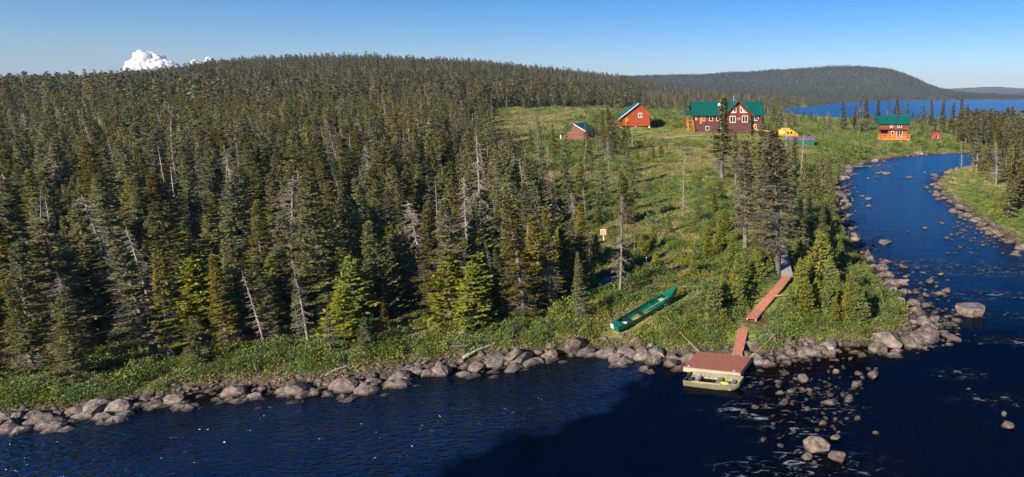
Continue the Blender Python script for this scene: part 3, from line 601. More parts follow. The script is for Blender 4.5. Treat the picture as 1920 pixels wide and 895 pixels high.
# trees near the open river edge are shorter
HT *= np.clip(.50+TS/16, .50, 1)
HT *= np.where((forest_edge(TX, TY) < 0) & (TY < 175) & (TY > 50) & (PX < 1200), rng.uniform(.45, 1, len(TX)), 1)
DEADP = np.where(TY < 600, .14, .13) + np.where(((TX/TY) > -.48) & (TY > 70) & (TY < 160), .18, 0) + np.where((PX > 1770) & (TY < 430), -.07, 0)+ np.where((PX>1200)&(TY>300)&(TY<1300), .30, 0)
DEAD = rng.random(len(TX)) < DEADP
inframe = (PX > -30) & (PX < 1950) & (PY > 60) & (PY - HT*FPX/DEP < 890)
size = np.where(inframe, HT*FPX/DEP, 0)

# ---- hand placed trees: (px, py of base, top py, kind, proto, width)
hand = []
def H_(px, py, top, kind, k, w=1.0, lab=None): hand.append((px, py, top, kind, k, w, lab))
H_(1458,515,236,'spruce',7,1.35,"tallest old spruce with bare pale trunk beside the grey boardwalk")
H_(1398,478,262,'spruce',8,1.3,"scraggly grey-green spruce on a bare trunk standing between the meadow and the boardwalk")
H_(1354,340,178,'spruce',2,1.55,"tall dark spruce right in front of the lodge's flagpole")
H_(1281,414,284,'snag',1,.8,"lone thin dead tree standing in the middle of the open heath")
H_(1380,350,245,'spruce',8,1.1,"thin ragged spruce just below the lodge's front wall")
H_(1431,330,216,'spruce',8,1.0,"thin ragged spruce before the lodge's wing wall")
H_(1448,380,246,'spruce',7,1.3,"broad brownish spruce below the helicopter, behind the tallest spruce")
H_(1466,410,262,'spruce',7,1.1,"brownish spruce directly behind the tallest spruce")
H_(1487,400,262,'spruce',4,1.0,"narrow dark spruce below the green platform's middle")
H_(1508,420,280,'spruce',5,1.1,"dark green spruce on the river side of the tallest spruce")
H_(1541,360,272,'spruce',2,1.0,"brown-barked spruce at the top of the river's left bank")
H_(1556,380,300,'spruce',0,1.0,"dense dark spruce leaning over the river's left bank")
H_(1541,446,377,'spruce',1,1.1,"small yellow-green topped spruce with bare grey lower limbs at the blue water's edge")
H_(1424,450,300,'spruce',7,1.0,"grey-green spruce half hidden behind the tallest spruce")
H_(1535,520,438,'fir',2,1.3,"bright yellow-green young fir, largest on the wooded point")
H_(1500,500,420,'spruce',0,.8,"green spruce just upstream of the grey boardwalk")
H_(1132,288,205,'spruce',2,1.2,"tall grey-green spruce between the log shed and the red cabin, nearest the shed")
H_(1148,292,200,'spruce',1,1.25,"tall spruce between the log shed and the red cabin, nearest the cabin")
H_(1120,280,215,'spruce',4,.9,"thin spruce just behind the log shed's dark wall")
H_(1175,298,262,'snag',3,.5,"short pale broken snag standing below the red cabin")
H_(1090,602,470,'spruce',5,1.15,"yellow-green spruce with bare grey skirt standing just above the canoe's stern")
H_(1036,590,384,'spruce',4,1.2,"slim grey spruce above the shore boulders, between two greener ones")
H_(985,604,362,'spruce',1,1.25,"tall spruce with white lower trunk by the shore near the brown angular boulder")
H_(945,604,462,'spruce',5,1.1,"short green spruce at the shore left of the white trunk")
H_(1062,575,420,'spruce',6,1.0,"mid-sized spruce behind the canoe-side spruce")
H_(905,470,250,'snag',0,1.2,"tall leaning bleached snag at the forest edge above the shore")
H_(880,500,330,'snag',2,1.3,"bushy grey dead spruce with drooping branches at the forest edge")
H_(800,560,370,'snag',2,1.7,"wide dead spruce with tangled grey limbs above the green bank")
H_(548,560,330,'snag',2,1.9,"big bleached dead spruce with a dense skeleton of limbs deep in the left wood")
H_(462,470,270,'snag',0,1.2,"white leaning snag standing out of the left wood")
H_(230,560,360,'snag',2,1.5,"grey dead spruce among green ones in the wood at the picture's left")
H_(140,690,520,'snag',2,1.6,"pale fallen-limbed dead tree near the shore at the far left")
H_(620,600,330,'spruce',3,1.35,"broad olive spruce in the first rows of the left wood")
H_(430,650,470,'spruce',5,1.2,"mid-green spruce close to the shore of the left wood")
H_(1302,480,440,'snag',3,.6,"small bare snag in the shrubs uphill of the canoe")
H_(1516,580,550,'snag',3,.28,"white stub of a broken trunk on the shrubby point")
H_(1580,540,515,'snag',3,.3,"thin pale pole of a dead tree near the stony river edge")
H_(1515,470,350,'spruce',5,1.2,"dark green spruce between the grey boardwalk and the river, middle one")
H_(1556,430,345,'spruce',3,1.0,"short dark spruce hanging over the blue water above the point")
H_(1571,345,292,'spruce',0,.9,"small dark spruce at the head of the left river bank")
H_(1550,330,282,'spruce',1,.9,"slim spruce at the top of the left bank nearest the river bend")
H_(1152,462,432,'fir',1,.9,"young fir beside the salmon notice board")
for k,(px,py,top,kk) in enumerate([(1582,252,190,1),(1601,250,196,2),(1612,252,184,4),(1623,250,180,1),(1645,246,186,2),(1664,222,190,4),(1681,222,177,0),(1690,220,196,1),(1700,236,190,4),(1729,248,196,4),(1745,256,186,2),(1765,250,183,5),(1783,258,191,1),(1799,262,182,2),(1811,262,196,4)]):
    H_(px,py,top,'spruce',kk,1.25,["spruce at the upstream end of the clump beside the deck cabin","thin spruce second in the clump beside the deck cabin","dark spruce third in the clump beside the deck cabin","tall dark spruce nearest the deck cabin in its clump","slim spruce rising over the deck cabin's roof corner","thin grey spruce behind the deck cabin's roof","tallest dense spruce behind the middle of the deck cabin's roof","short spruce behind the deck cabin's roof end","thin brown spruce just past the deck cabin's roof","thin ragged spruce between deck cabin and hut","tall spruce rising right behind the small red hut","dense pointed spruce just past the small red hut","slim pointed spruce second past the small red hut","pale-trunked tall spruce third past the small red hut","thin spruce at the river's far bend by the spit"][k])
H_(1802,318,262,'snag',1,.9,"twisted grey dead tree at the tip of the spit across the river")
H_(1843,362,352,'snag',4,.45,"small grey dead shrub-like snag on the spit's grass")

LAND = [(1458,440,"the tallest spruce"),(1398,440,"the scraggly spruce by the meadow"),(1281,400,"the lone dead tree on the heath"),(1090,560,"the yellow-green canoe-side spruce"),(985,560,"the white-trunked shore spruce"),(880,470,"the bushy dead spruce at the forest edge"),(905,400,"the leaning bleached snag"),
 (800,500,"the wide tangled dead spruce"),(548,480,"the big bleached dead spruce"),(462,380,"the white snag"),(230,480,"the grey dead spruce far left"),(140,620,"the pale fallen-limbed dead tree"),(620,560,"the broad olive spruce"),(430,620,"the shore spruce of the left wood"),(60,740,"the pale wet corner boulder"),(205,745,"the two rounded dark boulders"),
 (1210,590,"the green canoe"),(1219,650,"the old tyre"),(1132,445,"the notice board"),(1150,530,"the blue tarp"),(1345,690,"the floating dock"),(1383,640,"the gangway"),(1440,560,"the orange-red boardwalk"),(1470,490,"the grey boardwalk"),(1664,632,"the largest point boulder"),(1822,583,"the great square block"),(1658,454,"the flat pale slab"),
 (960,668,"the brown angular boulder"),(1083,645,"the long tan boulder"),(1550,845,"the two big rapids boulders"),(1638,703,"the midstream cluster"),(1735,600,"the stones off the point"),(1540,470,"the bright young fir of the point"),(1541,420,"the water's-edge spruce"),(1086,250,"the log shed"),(1190,230,"the red cabin"),(1370,240,"the lodge"),(1490,262,"the green platform"),
 (1672,255,"the deck cabin"),(1755,258,"the small hut"),(1802,300,"the twisted dead tree on the spit"),(1812,389,"the spit's flat red ledge"),(1727,287,"the pointed boulder at the far bank"),(1575,370,"the ledge stones by the upper river"),(1890,430,"the shallows off the spit"),(1890,330,"the spit's dense wood"),(600,720,"the middle shaded shore"),(320,600,"the left wood's middle"),(330,300,"the left hillside's middle"),(700,300,"the central hillside"),(60,350,"the far left hillside"),(1620,480,"the brown rock heap above the point"),(1890,790,"the flat grey slab")]
def near_labels(items, noun):
    """items: (object, px, py, adjective, group). Each gets its own label from the nearest landmark."""
    by = {}
    for it in items:
        px, py = it[1], it[2]; best = min(LAND, key=lambda l: math.hypot(px-l[0], (py-l[1])*1.3)); dx, dy = px-best[0], (py-best[1])*1.3
        d = ("left of" if dx < 0 else "right of") if abs(dx) > abs(dy) else ("behind" if dy < 0 else "in front of")
        by.setdefault((best[2], d, it[3]), []).append((math.hypot(dx, dy), it))
    for (lm, d, adj), L_ in by.items():
        L_.sort(key=lambda v: v[0])
        for k, (_, it) in enumerate(L_):
            prop(it[0], "%s %s%s %s %s" % (adj, noun, "" if len(L_) == 1 else (", nearest" if k == 0 else ", %s nearest" % ordw(k)), d, lm), group=it[4])
ORD = "first second third fourth fifth sixth seventh eighth ninth tenth eleventh twelfth thirteenth fourteenth fifteenth sixteenth seventeenth eighteenth nineteenth twentieth".split()
def ordw(n):
    if n < 20: return ORD[n]
    tens = {2:'twenty',3:'thirty',4:'forty',5:'fifty',6:'sixty',7:'seventy',8:'eighty',9:'ninety'}; n += 1
    if n >= 100: return 'hundred-and-' + ordw(n-101) if n > 100 else 'hundredth'
    return tens[n//10] + '-' + ORD[n % 10-1] if n % 10 else tens[n//10][:-1]+'ieth'
def place(kind_name, key, loc, rz, sc, cat, label, group=None):
    c, t_ = protos[key]
    r_ = bpy.data.objects.new(kind_name, None); COL.objects.link(r_); r_.location = loc; r_.rotation_euler = (0, 0, rz); r_.scale = sc; r_.empty_display_size = .2
    for nm, me in (("crown", c), ("trunk" if cat != 'shrub' else "stem", t_)):
        if me is None: continue
        o = bpy.data.objects.new(nm, me); COL.objects.link(o); o.parent = r_
    return prop(r_, label, cat, group)
hand_xy = []
for px, py, top, kind, k, w, lab in hand:
    g_ = on_ground(px, py); _, _, dep_ = project(g_.x, g_.y, g_.z)
    vtop = CY-top; dd_ = ray(px, top); ztop = H + dd_[2]/dd_[1]*g_.y; hh = max(ztop-g_.z, .8)
    base_h = {'spruce': 11, 'fir': 4, 'snag': 9}[kind]; s_ = hh/base_h
    wx = s_*w if kind != 'spruce' else s_*w*1.0
    nm = {'spruce': 'spruce_tree', 'fir': 'young_fir', 'snag': 'dead_tree'}[kind]; cat = {'spruce': 'spruce', 'fir': 'young fir', 'snag': 'dead tree'}[kind]
    place(nm, (kind, k), g_-Vector((0,0,.1)), random.uniform(0, 6.28), (wx, wx, s_), cat, lab); hand_xy.append((g_.x, g_.y))
hx = np.array(hand_xy)
dmin = np.full(len(TX), 99.)
for x_, y_ in hx: dmin = np.minimum(dmin, np.hypot(TX-x_, TY-y_))
okk = dmin > 1.6
for px_, py_, r_ in [(1367,252,15),(1190,239,8),(1086,262,6),(1500,266,9),(1475,250,6),(1672,264,7),(1755,263,3),(1132,452,2.5),(1210,598,3.2),(1240,580,2.6),(1165,622,2.6),(1476,526,2),(1458,547,1.6),(1441,566,1.6),(1423,587,1.6),(1409,604,1.8),(1471,503,1.5),(1467,483,1.5),(1132,480,1.6),(1156,540,3.0)]:
    g_ = on_ground(px_, py_); okk &= np.hypot(TX-g_.x, TY-g_.y-r_*.4) > r_
TX, TY, TZ, TD, TS, PX, PY, DEP, HT, DEAD, inframe, size = [q[okk] for q in (TX, TY, TZ, TD, TS, PX, PY, DEP, HT, DEAD, inframe, size)]

n_hand = {k: sum(1 for h_ in hand if h_[3] == k) for k in ('spruce','fir','snag')}
order = np.argsort(-size)
live = [q for q in order if not DEAD[q] and size[q] > 0][:298-n_hand['spruce']]
dead = [q for q in order if DEAD[q] and size[q] > 0 and TY[q] < 240][:150]
def zone(px, Y, e):
    if px > 1770: return "on the spit across the river"
    if px > 1180: return "in the scrub beyond the lodge"
    if px > 830 and Y > 70: return "in the thin wood at the heath's edge"
    if Y < 62: return "in the first rows above the rocky shore"
    if Y < 85: return "in the rows just behind the shore trees"
    return "deeper in the dense hillside wood"
items = []; zn = {}
for q in live: zn.setdefault((zone(PX[q], TY[q], 0)), []).append(q)
for z_, L_ in zn.items():
    L_.sort(key=lambda q: PX[q])
    front = z_ in ("in the first rows above the rocky shore",)
    for k, q in enumerate(L_):
        kk = int(rng.choice([0,1,2,3,4,5,6], p=[.2,.17,.12,.16,.08,.15,.12])); s_ = HT[q]/11
        lab = ("%s spruce from the left %s" % (ordw(k), z_)) if front or z_ in ("in the thin wood at the heath's edge", "on the spit across the river") else "olive-green spruce crowded among its likes %s" % z_
        grp = "spruces " + z_
        ww = s_*rng.uniform(1.05, 1.5)*(1.15 if TY[q] < 90 else 1)
        if rng.random() < .14: kk = int(rng.choice([7, 8]))
        if PX[q] > 1770: ww *= 1.3
        small = HT[q] < 5.6 and rng.random() < .7; kf = ('fir', kk % 4) if small else ('spruce', kk); k2 = 11/4 if small else 1
        o = place("spruce_tree", kf, (TX[q], TY[q], TZ[q]-.1), rng.uniform(0, 6.28), (ww*k2, ww*k2, s_*k2), 'spruce', lab, grp); o.rotation_euler = (rng.normal()*.05, rng.normal()*.05, o.rotation_euler[2])
        items.append((o, PX[q], PY[q]-.5*size[q], ("tall " if HT[q] > 8.6 else "middling " if HT[q] > 6.5 else "short ")+('yellow-green' if small else ['dense','full','ragged','broad','scraggly','pointed','lopsided','grey-green','thin grey-green'][kk]), grp))
near_labels(items, "spruce")
items = []; zn = {}
for q in dead: zn.setdefault((zone(PX[q], TY[q], 0)), []).append(q)
for z_, L_ in zn.items():
    L_.sort(key=lambda q: PX[q])
    for k, q in enumerate(L_):
        kk = int(rng.integers(0, 5)); s_ = HT[q]/9*rng.uniform(.8, 1.1)
        o = place("dead_tree", ('snag', kk), (TX[q], TY[q], TZ[q]-.1), rng.uniform(0, 6.28), (s_*1.25, s_*1.25, s_), 'dead tree', "%s bare grey snag from the left %s" % (ordw(k), z_), "dead trees " + z_)
        o.rotation_euler = (rng.normal()*.06, rng.normal()*.06, o.rotation_euler[2]); items.append((o, PX[q], PY[q]-.5*size[q], ['bare grey','thin-limbed bare','bushy grey','sparse bare','ragged grey'][kk], "dead trees "+z_))
near_labels(items, "snag")
taken = np.zeros(len(TX), bool); taken[live] = True; taken[dead] = True
rest = ~taken
def put(name, m_, src, nl, hbase):
    n = m_.sum(); ns = len(src)-nl; idx = np.where(DEAD[m_], nl+rng.integers(0, max(ns,1), n), rng.integers(0, nl, n)); sc = HT[m_]/hbase; wd = sc*rng.uniform(1.05, 1.6, n)*np.where(PX[m_] > 1770, 1.35, 1)
    scatter(name, np.stack([TX[m_], TY[m_], TZ[m_]-.1], 1), rng.uniform(0, 6.28, n), np.stack([wd, wd, sc], 1), idx, src, tilt=rng.normal(size=(n,2))*.03)
    print(name, n)
put("hillside_forest", rest & (TY < 260), mid_src, 7, 10.5)
put("upper_forest", rest & (TY >= 260) & (TY < 1300), far_src, 4, 9)
put("far_forest", rest & (TY >= 1300), hill_src, 3, 9)

# ------------------------------------------------------------------ boardwalk corridor and building pads to keep clear
walk_red = [on_ground(*p) for p in [(1409,604),(1423,587),(1441,566),(1458,547),(1476,526)]]
walk_grey = [on_ground(*p) for p in [(1476,526),(1471,503),(1467,483),(1462,460)]]
gang = [at_z(1382, 666, .5), at_z(1396, 613, .8)]
clear_pts = []
for L_ in (walk_red, walk_grey):
    for a, b_ in zip(L_[:-1], L_[1:]):
        for t_ in np.linspace(0, 1, 6): p_ = a.lerp(b_, t_); clear_pts.append((p_.x, p_.y, 1.25))
for t_ in np.linspace(0, 1, 8): clear_pts.append((gang[0][0]*(1-t_)+gang[1][0]*t_, gang[0][1]*(1-t_)+gang[1][1]*t_, 1.3))
can_a = on_ground(1156, 628); can_b = on_ground(1268, 562)
for t_ in np.linspace(-.05, 1.05, 12): p_ = can_a.lerp(can_b, t_); clear_pts.append((p_.x, p_.y, 1.1))
for px, py, r_ in [(1367,252,14),(1190,239,7),(1086,262,5),(1500,266,8),(1475,250,5),(1672,264,6),(1755,263,2.2),(1300,256,9),(1132,452,1.2),(1416,603,1.3)]:
    q = on_ground(px, py); clear_pts.append((q.x, q.y+r_*.5, r_))
clear_pts = np.array(clear_pts)
def clear(Xa, Ya, pad=0.):
    m_ = np.ones(len(Xa), bool)
    for x_, y_, r_ in clear_pts: m_ &= np.hypot(Xa-x_, Ya-y_) > r_+pad
    return m_

# ------------------------------------------------------------------ shrubs and ground cover
def polar(n, r0, r1, a0=-53, a1=24):
    r_ = np.exp(rng.uniform(math.log(r0), math.log(r1), n)); a = np.arctan(rng.uniform(math.tan(R(a0)), math.tan(R(a1)), n)); return np.tan(a)*r_, r_
# individual shrubs
n = 9000; bx_ = rng.uniform(-75, 40, n); by_ = rng.uniform(27, 105, n); bs = shore(bx_, by_)
e_ = forest_edge(bx_, by_); dn = np.where(bs < 1.0, 0, np.where(e_ > 0, np.where(bs < 4.2, .34, .05), .16*np.clip(1.6-by_/80, .15, 1)+.10*(bs < 9)))
m_ = (rng.random(n) < dn) & clear(bx_, by_, .5); bx_, by_, bs = bx_[m_], by_[m_], bs[m_]; bz_ = terrain(bx_, by_, bs)
bpx, bpy_, bd = project(bx_, by_, bz_); bh = rng.uniform(.6, 1.25, len(bx_))*np.where(bs < 3, .7, 1)
ok_ = (bpx > -10) & (bpx < 1930) & (bpy_ < 900); sz = np.where(ok_, bh/bd, 0); oo = np.argsort(-sz); ind = [q for q in oo if sz[q] > 0][:270]; others = np.setdiff1d(np.arange(len(bx_)), ind)
def szone(px, py, s):
    if px > 1420: return "on the shrubby point by the river's mouth"
    if px > 1280: return "between canoe and boardwalk"
    if px > 1100: return "around the green canoe"
    if px > 800: return "below the shore spruces"
    if px > 420: return "along the green bank under the wood"
    return "on the bank at the picture's far left"
items = []; zz = {}
for q in ind: zz.setdefault(szone(bpx[q], bpy_[q], bs[q]), []).append(q)
for z_, L_ in zz.items():
    for q in L_:
        kk = int(rng.integers(0, 5)); s_ = bh[q]
        o = place("shrub", ('bush', kk), (bx_[q], by_[q], bz_[q]-.05), rng.uniform(0, 6.28), (s_*1.15, s_*1.15, s_), 'shrub', None, "shrubs " + z_)
        items.append((o, bpx[q], bpy_[q], ("big " if s_ > 1 else "low ")+("yellow-green" if kk % 2 else "deep green"), "shrubs " + z_))
near_labels(items, "shrub")
# young firs on the point and by the boardwalk
cand = [(1340,600),(1385,545),(1395,520),(1372,505),(1410,500),(1420,530),(1432,500),(1440,540),(1350,470),(1325,450),(1362,440),(1505,520),(1520,545),(1548,500),(1556,540),(1570,560),(1530,585),(1500,565),(1550,590),(1590,585),(1512,600),(1585,610),(1600,560),(1470,450),(1488,470),(1300,520),(1330,490),(1225,470),(1205,480),(1255,440),(1178,520),(1120,500),(1195,300),(1225,298),(1240,292),(1560,470),(1575,500),(1620,590),(1480,590),(1450,590),(1385,580),(1360,580),(1610,610),(1565,615),(1310,420),(1340,400),(1400,420),(1350,380),(1445,470),(1518,465),(1230,520)]
for k, (px, py) in enumerate(cand):
    g_ = on_ground(px, py); dep_ = project(g_.x, g_.y, g_.z)[2]
    if not clear(np.array([g_.x]), np.array([g_.y]), .3)[0] or dmin.size == 0: continue
    s_ = rng.uniform(.5, .85) if py > 330 else .6
    zl = "beside the grey boardwalk" if 1385 < px < 1500 and py < 560 else "on the shrubby point" if px > 1490 else "between canoe and boardwalk" if py > 470 and px > 1250 else "on the heath"
    place("young_fir", ('fir', k % 4), g_-Vector((0,0,.05)), rng.uniform(0, 6.28), (s_*1.05, s_*1.05, s_), 'young fir', "yellow-green young fir %s, %s one of them" % (zl, ordw(k)), "young firs")
def cover(name, n, r0, r1, dens, srcs, size_f, pick):
    x_, y_ = polar(n, r0, r1); s_ = shore(x_, y_); m_ = (rng.random(n) < dens(x_, y_, s_)) & (s_ > .25+1.0*vnoise(x_*.6, y_*.6, 77)) & clear(x_, y_)
    x_, y_, s_ = x_[m_], y_[m_], s_[m_]; z_ = terrain(x_, y_, s_); sc = size_f(x_, y_)*rng.uniform(.6, 1.35, len(x_)); print(name, len(x_))
    scatter(name, np.stack([x_, y_, z_-.03], 1), rng.uniform(0, 6.28, len(x_)), np.stack([sc, sc, sc*.85], 1), pick(x_, y_), srcs)
def heath_d(x_, y_, s_):
    e_ = forest_edge(x_, y_); px = CX+FPX*x_/y_
    lawn = (np.abs(x_-at_z(1300,245,6.5)[0]) < 22) & (np.abs(y_-188) < 20)
    spit = (px > 1765) & (y_ < 160)
    d = np.where(e_ > 2, np.where(s_ < 9, 1, .25), np.where(lawn, .12, .95)); return np.where(spit, .5, d)
cover("ground_cover", 125000, 28, 330, heath_d, tuft_src, lambda x_, y_: .55+.006*y_, lambda x_, y_: np.where(fbm(x_*.07, y_*.07, 51)+rng.normal(size=len(x_))*.07 > .46, rng.integers(0, 2, len(x_))*2+1, rng.integers(0, 2, len(x_))*2))
def bush_d(x_, y_, s_):
    e_ = forest_edge(x_, y_); px = CX+FPX*x_/y_; lawn = (np.abs(x_-at_z(1300,245,6.5)[0]) < 26) & (np.abs(y_-186) < 24)
    n_ = fbm(x_*.09, y_*.09, 61)
    d = np.where(e_ > 1, np.where(s_ < 4.5, .5, .12), np.where(n_ > .5, .55, .05)); d = np.where(lawn, .01, d)
    d = np.where((px > 1450) & (y_ > 150) & (y_ < 430), .7, d); d = np.where((px > 1300) & (y_ < 110), .75, d); d = np.where((px > 1765) & (y_ < 165), .08, d)
    return np.where(s_ < 1.3, d*.25, d)
cover("shrubbery", 29000, 28, 430, bush_d, bush_src, lambda x_, y_: np.where((CX+FPX*x_/y_ > 1630) & (CX+FPX*x_/y_ < 1775) & (y_ > 150) & (y_ < 215) | (CX+FPX*x_/y_ > 1455) & (CX+FPX*x_/y_ < 1535) & (y_ > 130) & (y_ < 180), .6, .62+.0036*y_), lambda x_, y_: rng.integers(0, 4, len(x_)))
q = others
if len(q): scatter("bank_shrubbery", np.stack([bx_[q], by_[q], bz_[q]-.05], 1), rng.uniform(0, 6.28, len(q)), bh[q], rng.integers(0, 4, len(q)), [o.copy() for o in bush_src])

n = 2600; tx_ = rng.uniform(8, 78, n); ty_ = rng.uniform(150, 262, n); ts_ = shore(tx_, ty_); tp_ = CX+FPX*tx_/ty_
m_ = (ts_ > 2) & (tp_ > 1500) & (tp_ < 1800) & clear(tx_, ty_, .8) & (fbm(tx_*.08, ty_*.08, 88) > .40) & ~((ty_ < 225) & ((np.abs(tp_-1674) < 40) & (ts_ > 6) | (np.abs(tp_-1755) < 18) & (ts_ > 5) | (tp_ < 1545)))
tx_, ty_ = tx_[m_], ty_[m_]; scatter("far_bank_thicket_shrubbery", np.stack([tx_, ty_, terrain(tx_, ty_)-.1], 1), rng.uniform(0, 6.28, len(tx_)), rng.uniform(1.1, 2.2, len(tx_)), rng.integers(0, 4, len(tx_)), [o.copy() for o in bush_src])
n = 900; tx_ = rng.uniform(-75, 5, n); ty_ = rng.uniform(198, 300, n); tp_ = CX+FPX*tx_/ty_
m_ = (tp_ > 1090) & (tp_ < 1470) & clear(tx_, ty_, 2) & (fbm(tx_*.06, ty_*.06, 89) > .43) & ((ty_ > 225) | (tp_ > 1215) & (tp_ < 1290))
tx_, ty_ = tx_[m_], ty_[m_]; scatter("lodge_thicket_shrubbery", np.stack([tx_, ty_, terrain(tx_, ty_)-.1], 1), rng.uniform(0, 6.28, len(tx_)), rng.uniform(1.2, 2.6, len(tx_)), rng.integers(0, 4, len(tx_)), [o.copy() for o in bush_src])
# ------------------------------------------------------------------ boulders and stones
def rock_mesh(seed, sub=3, cuts=9, flat=1.0):
    g = np.random.default_rng(seed); bm = bmesh.new(); bmesh.ops.create_icosphere(bm, subdivisions=sub, radius=1)
    N_ = nrm(g.normal(size=(cuts, 3))); D_ = g.uniform(.42, .85, cuts); ph = g.uniform(0, 6, 6)
    for v in bm.verts:
        c = np.array(v.co)
        for k in range(cuts):
            d = c@N_[k]-D_[k]
            if d > 0: c = c-N_[k]*d*.93
        c = c*(1+.03*math.sin(c[0]*9+ph[0])*math.sin(c[1]*8+ph[1])+.025*math.sin(c[2]*17+ph[2])*math.sin(c[0]*15+ph[3]))
        v.co = c
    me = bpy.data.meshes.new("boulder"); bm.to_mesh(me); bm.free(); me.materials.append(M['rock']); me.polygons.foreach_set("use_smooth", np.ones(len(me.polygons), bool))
    me.set_sharp_from_angle(angle=R(20)); return me
rocks = [rock_mesh(900+k, 3, 12+k % 4) for k in range(12)]
big_rocks = [rock_mesh(950+k, 4, 10) for k in range(5)]
placed = []
def boulder(px, py, wpx, hpx=None, label=None, me=None, dz=0, rz=None):
    hpx = hpx or wpx*.62
    g_ = on_ground(px, py+hpx*.3); w_ = wpx*project(g_.x, g_.y, 0)[2]/FPX; w_ = float(w_); z0 = max(g_.z, 0.0)
    _h = float(hpx*project(g_.x, g_.y, 0)[2]/FPX)
    o = bpy.data.objects.new("boulder", me or rocks[len(placed) % 12]); COL.objects.link(o)
    o.location = (g_.x, g_.y, z0+_h*.16+dz); o.rotation_euler = (random.uniform(-.2,.2), random.uniform(-.2,.2), random.uniform(0, 6.28) if rz is None else rz)
    o.scale = (w_*.64, w_*.50, _h*.60); placed.append((o, px, py, wpx, label)); return o
named = [(960,668,48,34,"big brown angular boulder at the waterline under the white-trunked spruce"),(1083,645,44,28,"long tan boulder lying in the shore line below the canoe-side spruce"),(1032,648,22,20,None),(1132,634,16,12,None),(1193,640,20,20,"rounded brown boulder below the canoe's stern"),(1202,665,17,9,"small pinkish stone in the water beside the tyre"),(1261,681,35,21,"grey boulder standing alone in the water beside the dock"),
(1410,643,27,26,"rounded brown boulder right beside the gangway"),(1447,627,34,26,"large pale boulder above the mooring rope, past the gangway"),(1479,637,24,18,None),(1321,623,16,14,None),(1506,709,26,19,"pinkish square boulder alone in dark water past the dock"),(1512,636,22,9,None),
(1658,454,29,9,"flat pale slab alone in blue water upstream of the point"),(1620,456,12,5,None),(1608,470,30,20,"cluster-topping brown boulder at the river's edge of the point"),(1633,484,15,11,None),(1655,503,18,15,None),(1694,499,20,10,None),(1680,497,8,5,None),(1764,514,15,6,None),(1744,527,23,11,"brown-topped boulder in mid river upstream of the great block"),(1727,530,11,5,None),(1683,528,36,15,"long brown boulder in the water off the point's upper side"),(1698,519,11,7,None),(1775,545,18,8,None),
(1820,583,48,30,"great square block with a pool on its top, alone in the river"),(1794,590,13,6,None),(1733,599,21,16,None),(1753,598,21,17,None),(1713,603,18,12,None),(1775,608,20,7,None),(1774,595,13,8,None),(1664,632,58,38,"largest dark brown boulder, at the tip of the wooded point"),(1713,629,16,13,None),(1719,622,25,7,None),(1739,630,11,7,None),(1736,641,11,8,None),(1733,652,12,10,None),(1769,628,15,9,None),(1788,635,30,8,None),(1796,627,11,6,None),(1768,639,9,6,None),
(1595,672,11,10,None),(1567,696,17,15,None),(1558,688,10,8,None),(1628,692,12,6,None),(1534,652,20,12,None),(1663,555,24,12,None),(1688,562,20,14,None),(1716,578,28,16,None),
(1581,687,8,6,None),(1638,703,28,14,"flat brown boulder, largest of the midstream cluster downstream of the point"),(1609,700,20,10,None),(1642,692,9,6,None),(1606,718,24,21,"tilted brown boulder at the lower end of the midstream cluster"),(1617,709,12,5,None),(1484,734,17,14,None),(1491,729,8,8,None),(1505,731,18,6,None),(1531,836,46,33,"large brown boulder in the rapids near the picture's lower edge"),(1569,855,40,23,"tan angular boulder in the rapids, lowest large one in the picture"),(1512,856,26,18,None),(1526,868,11,14,None),(1542,794,15,13,None),(1565,820,25,12,None),(1572,810,10,8,None),(1432,824,16,8,None),(1464,836,17,6,None),(1577,793,12,6,None),(1587,784,10,7,None),(1642,812,12,9,"small lone stone in dark water past the rapids"),(1815,729,9,5,None),(1882,777,10,18,"narrow pale stone standing beside the flat slab at the picture's lower right"),(1889,797,28,18,"flat grey slab in the river near the picture's lower right"),
(1727,287,21,11,"pointed brown boulder at the far bank below the small red hut"),(1646,291,15,5,None),(1660,325,18,6,None),(1704,332,15,5,None),(1628,334,9,4,None),(1629,373,16,6,None),(1627,386,11,6,None),(1616,368,10,4,None),(1580,387,14,6,None),(1578,376,27,14,None),(1573,363,26,12,None),(1588,356,16,5,None),(1578,335,20,9,None),(1608,311,32,10,None),(1633,297,26,7,None),(1752,335,15,6,None),(1751,345,22,8,None),(1764,354,20,8,None),(1794,372,20,9,None),(1779,377,13,5,None),(1812,389,46,14,"broad flat reddish ledge on the spit's stony edge"),(1816,404,19,11,None),(1830,412,13,5,None),(1867,429,18,7,None),(1899,429,18,9,None),(1912,438,15,7,None),(1881,450,14,5,None),(1601,427,12,4,None),
(168,757,50,32,"rounded dark boulder on the far left shore, first of two alike"),(243,750,48,30,"rounded dark boulder on the left shore, second of two alike"),(69,776,38,22,"pale wet boulder in the far left corner of the shore"),(119,777,20,10,None),(455,723,42,20,None),(486,707,26,16,None),(650,706,30,16,None),(693,695,22,12,None),(747,706,26,9,None),(629,716,26,14,None),(804,666,30,16,None),(836,659,26,14,None),(560,722,28,14,None),(590,700,22,12,None),(520,715,24,12,None),(400,738,26,12,None),(330,742,24,10,None),(290,748,20,10,None),(1008,662,20,14,None)]
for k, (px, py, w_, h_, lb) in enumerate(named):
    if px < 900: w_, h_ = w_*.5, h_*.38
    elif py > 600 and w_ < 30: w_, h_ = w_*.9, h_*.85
    boulder(px, py, w_, h_, lb, me=big_rocks[k % 5] if w_ > 30 else None)
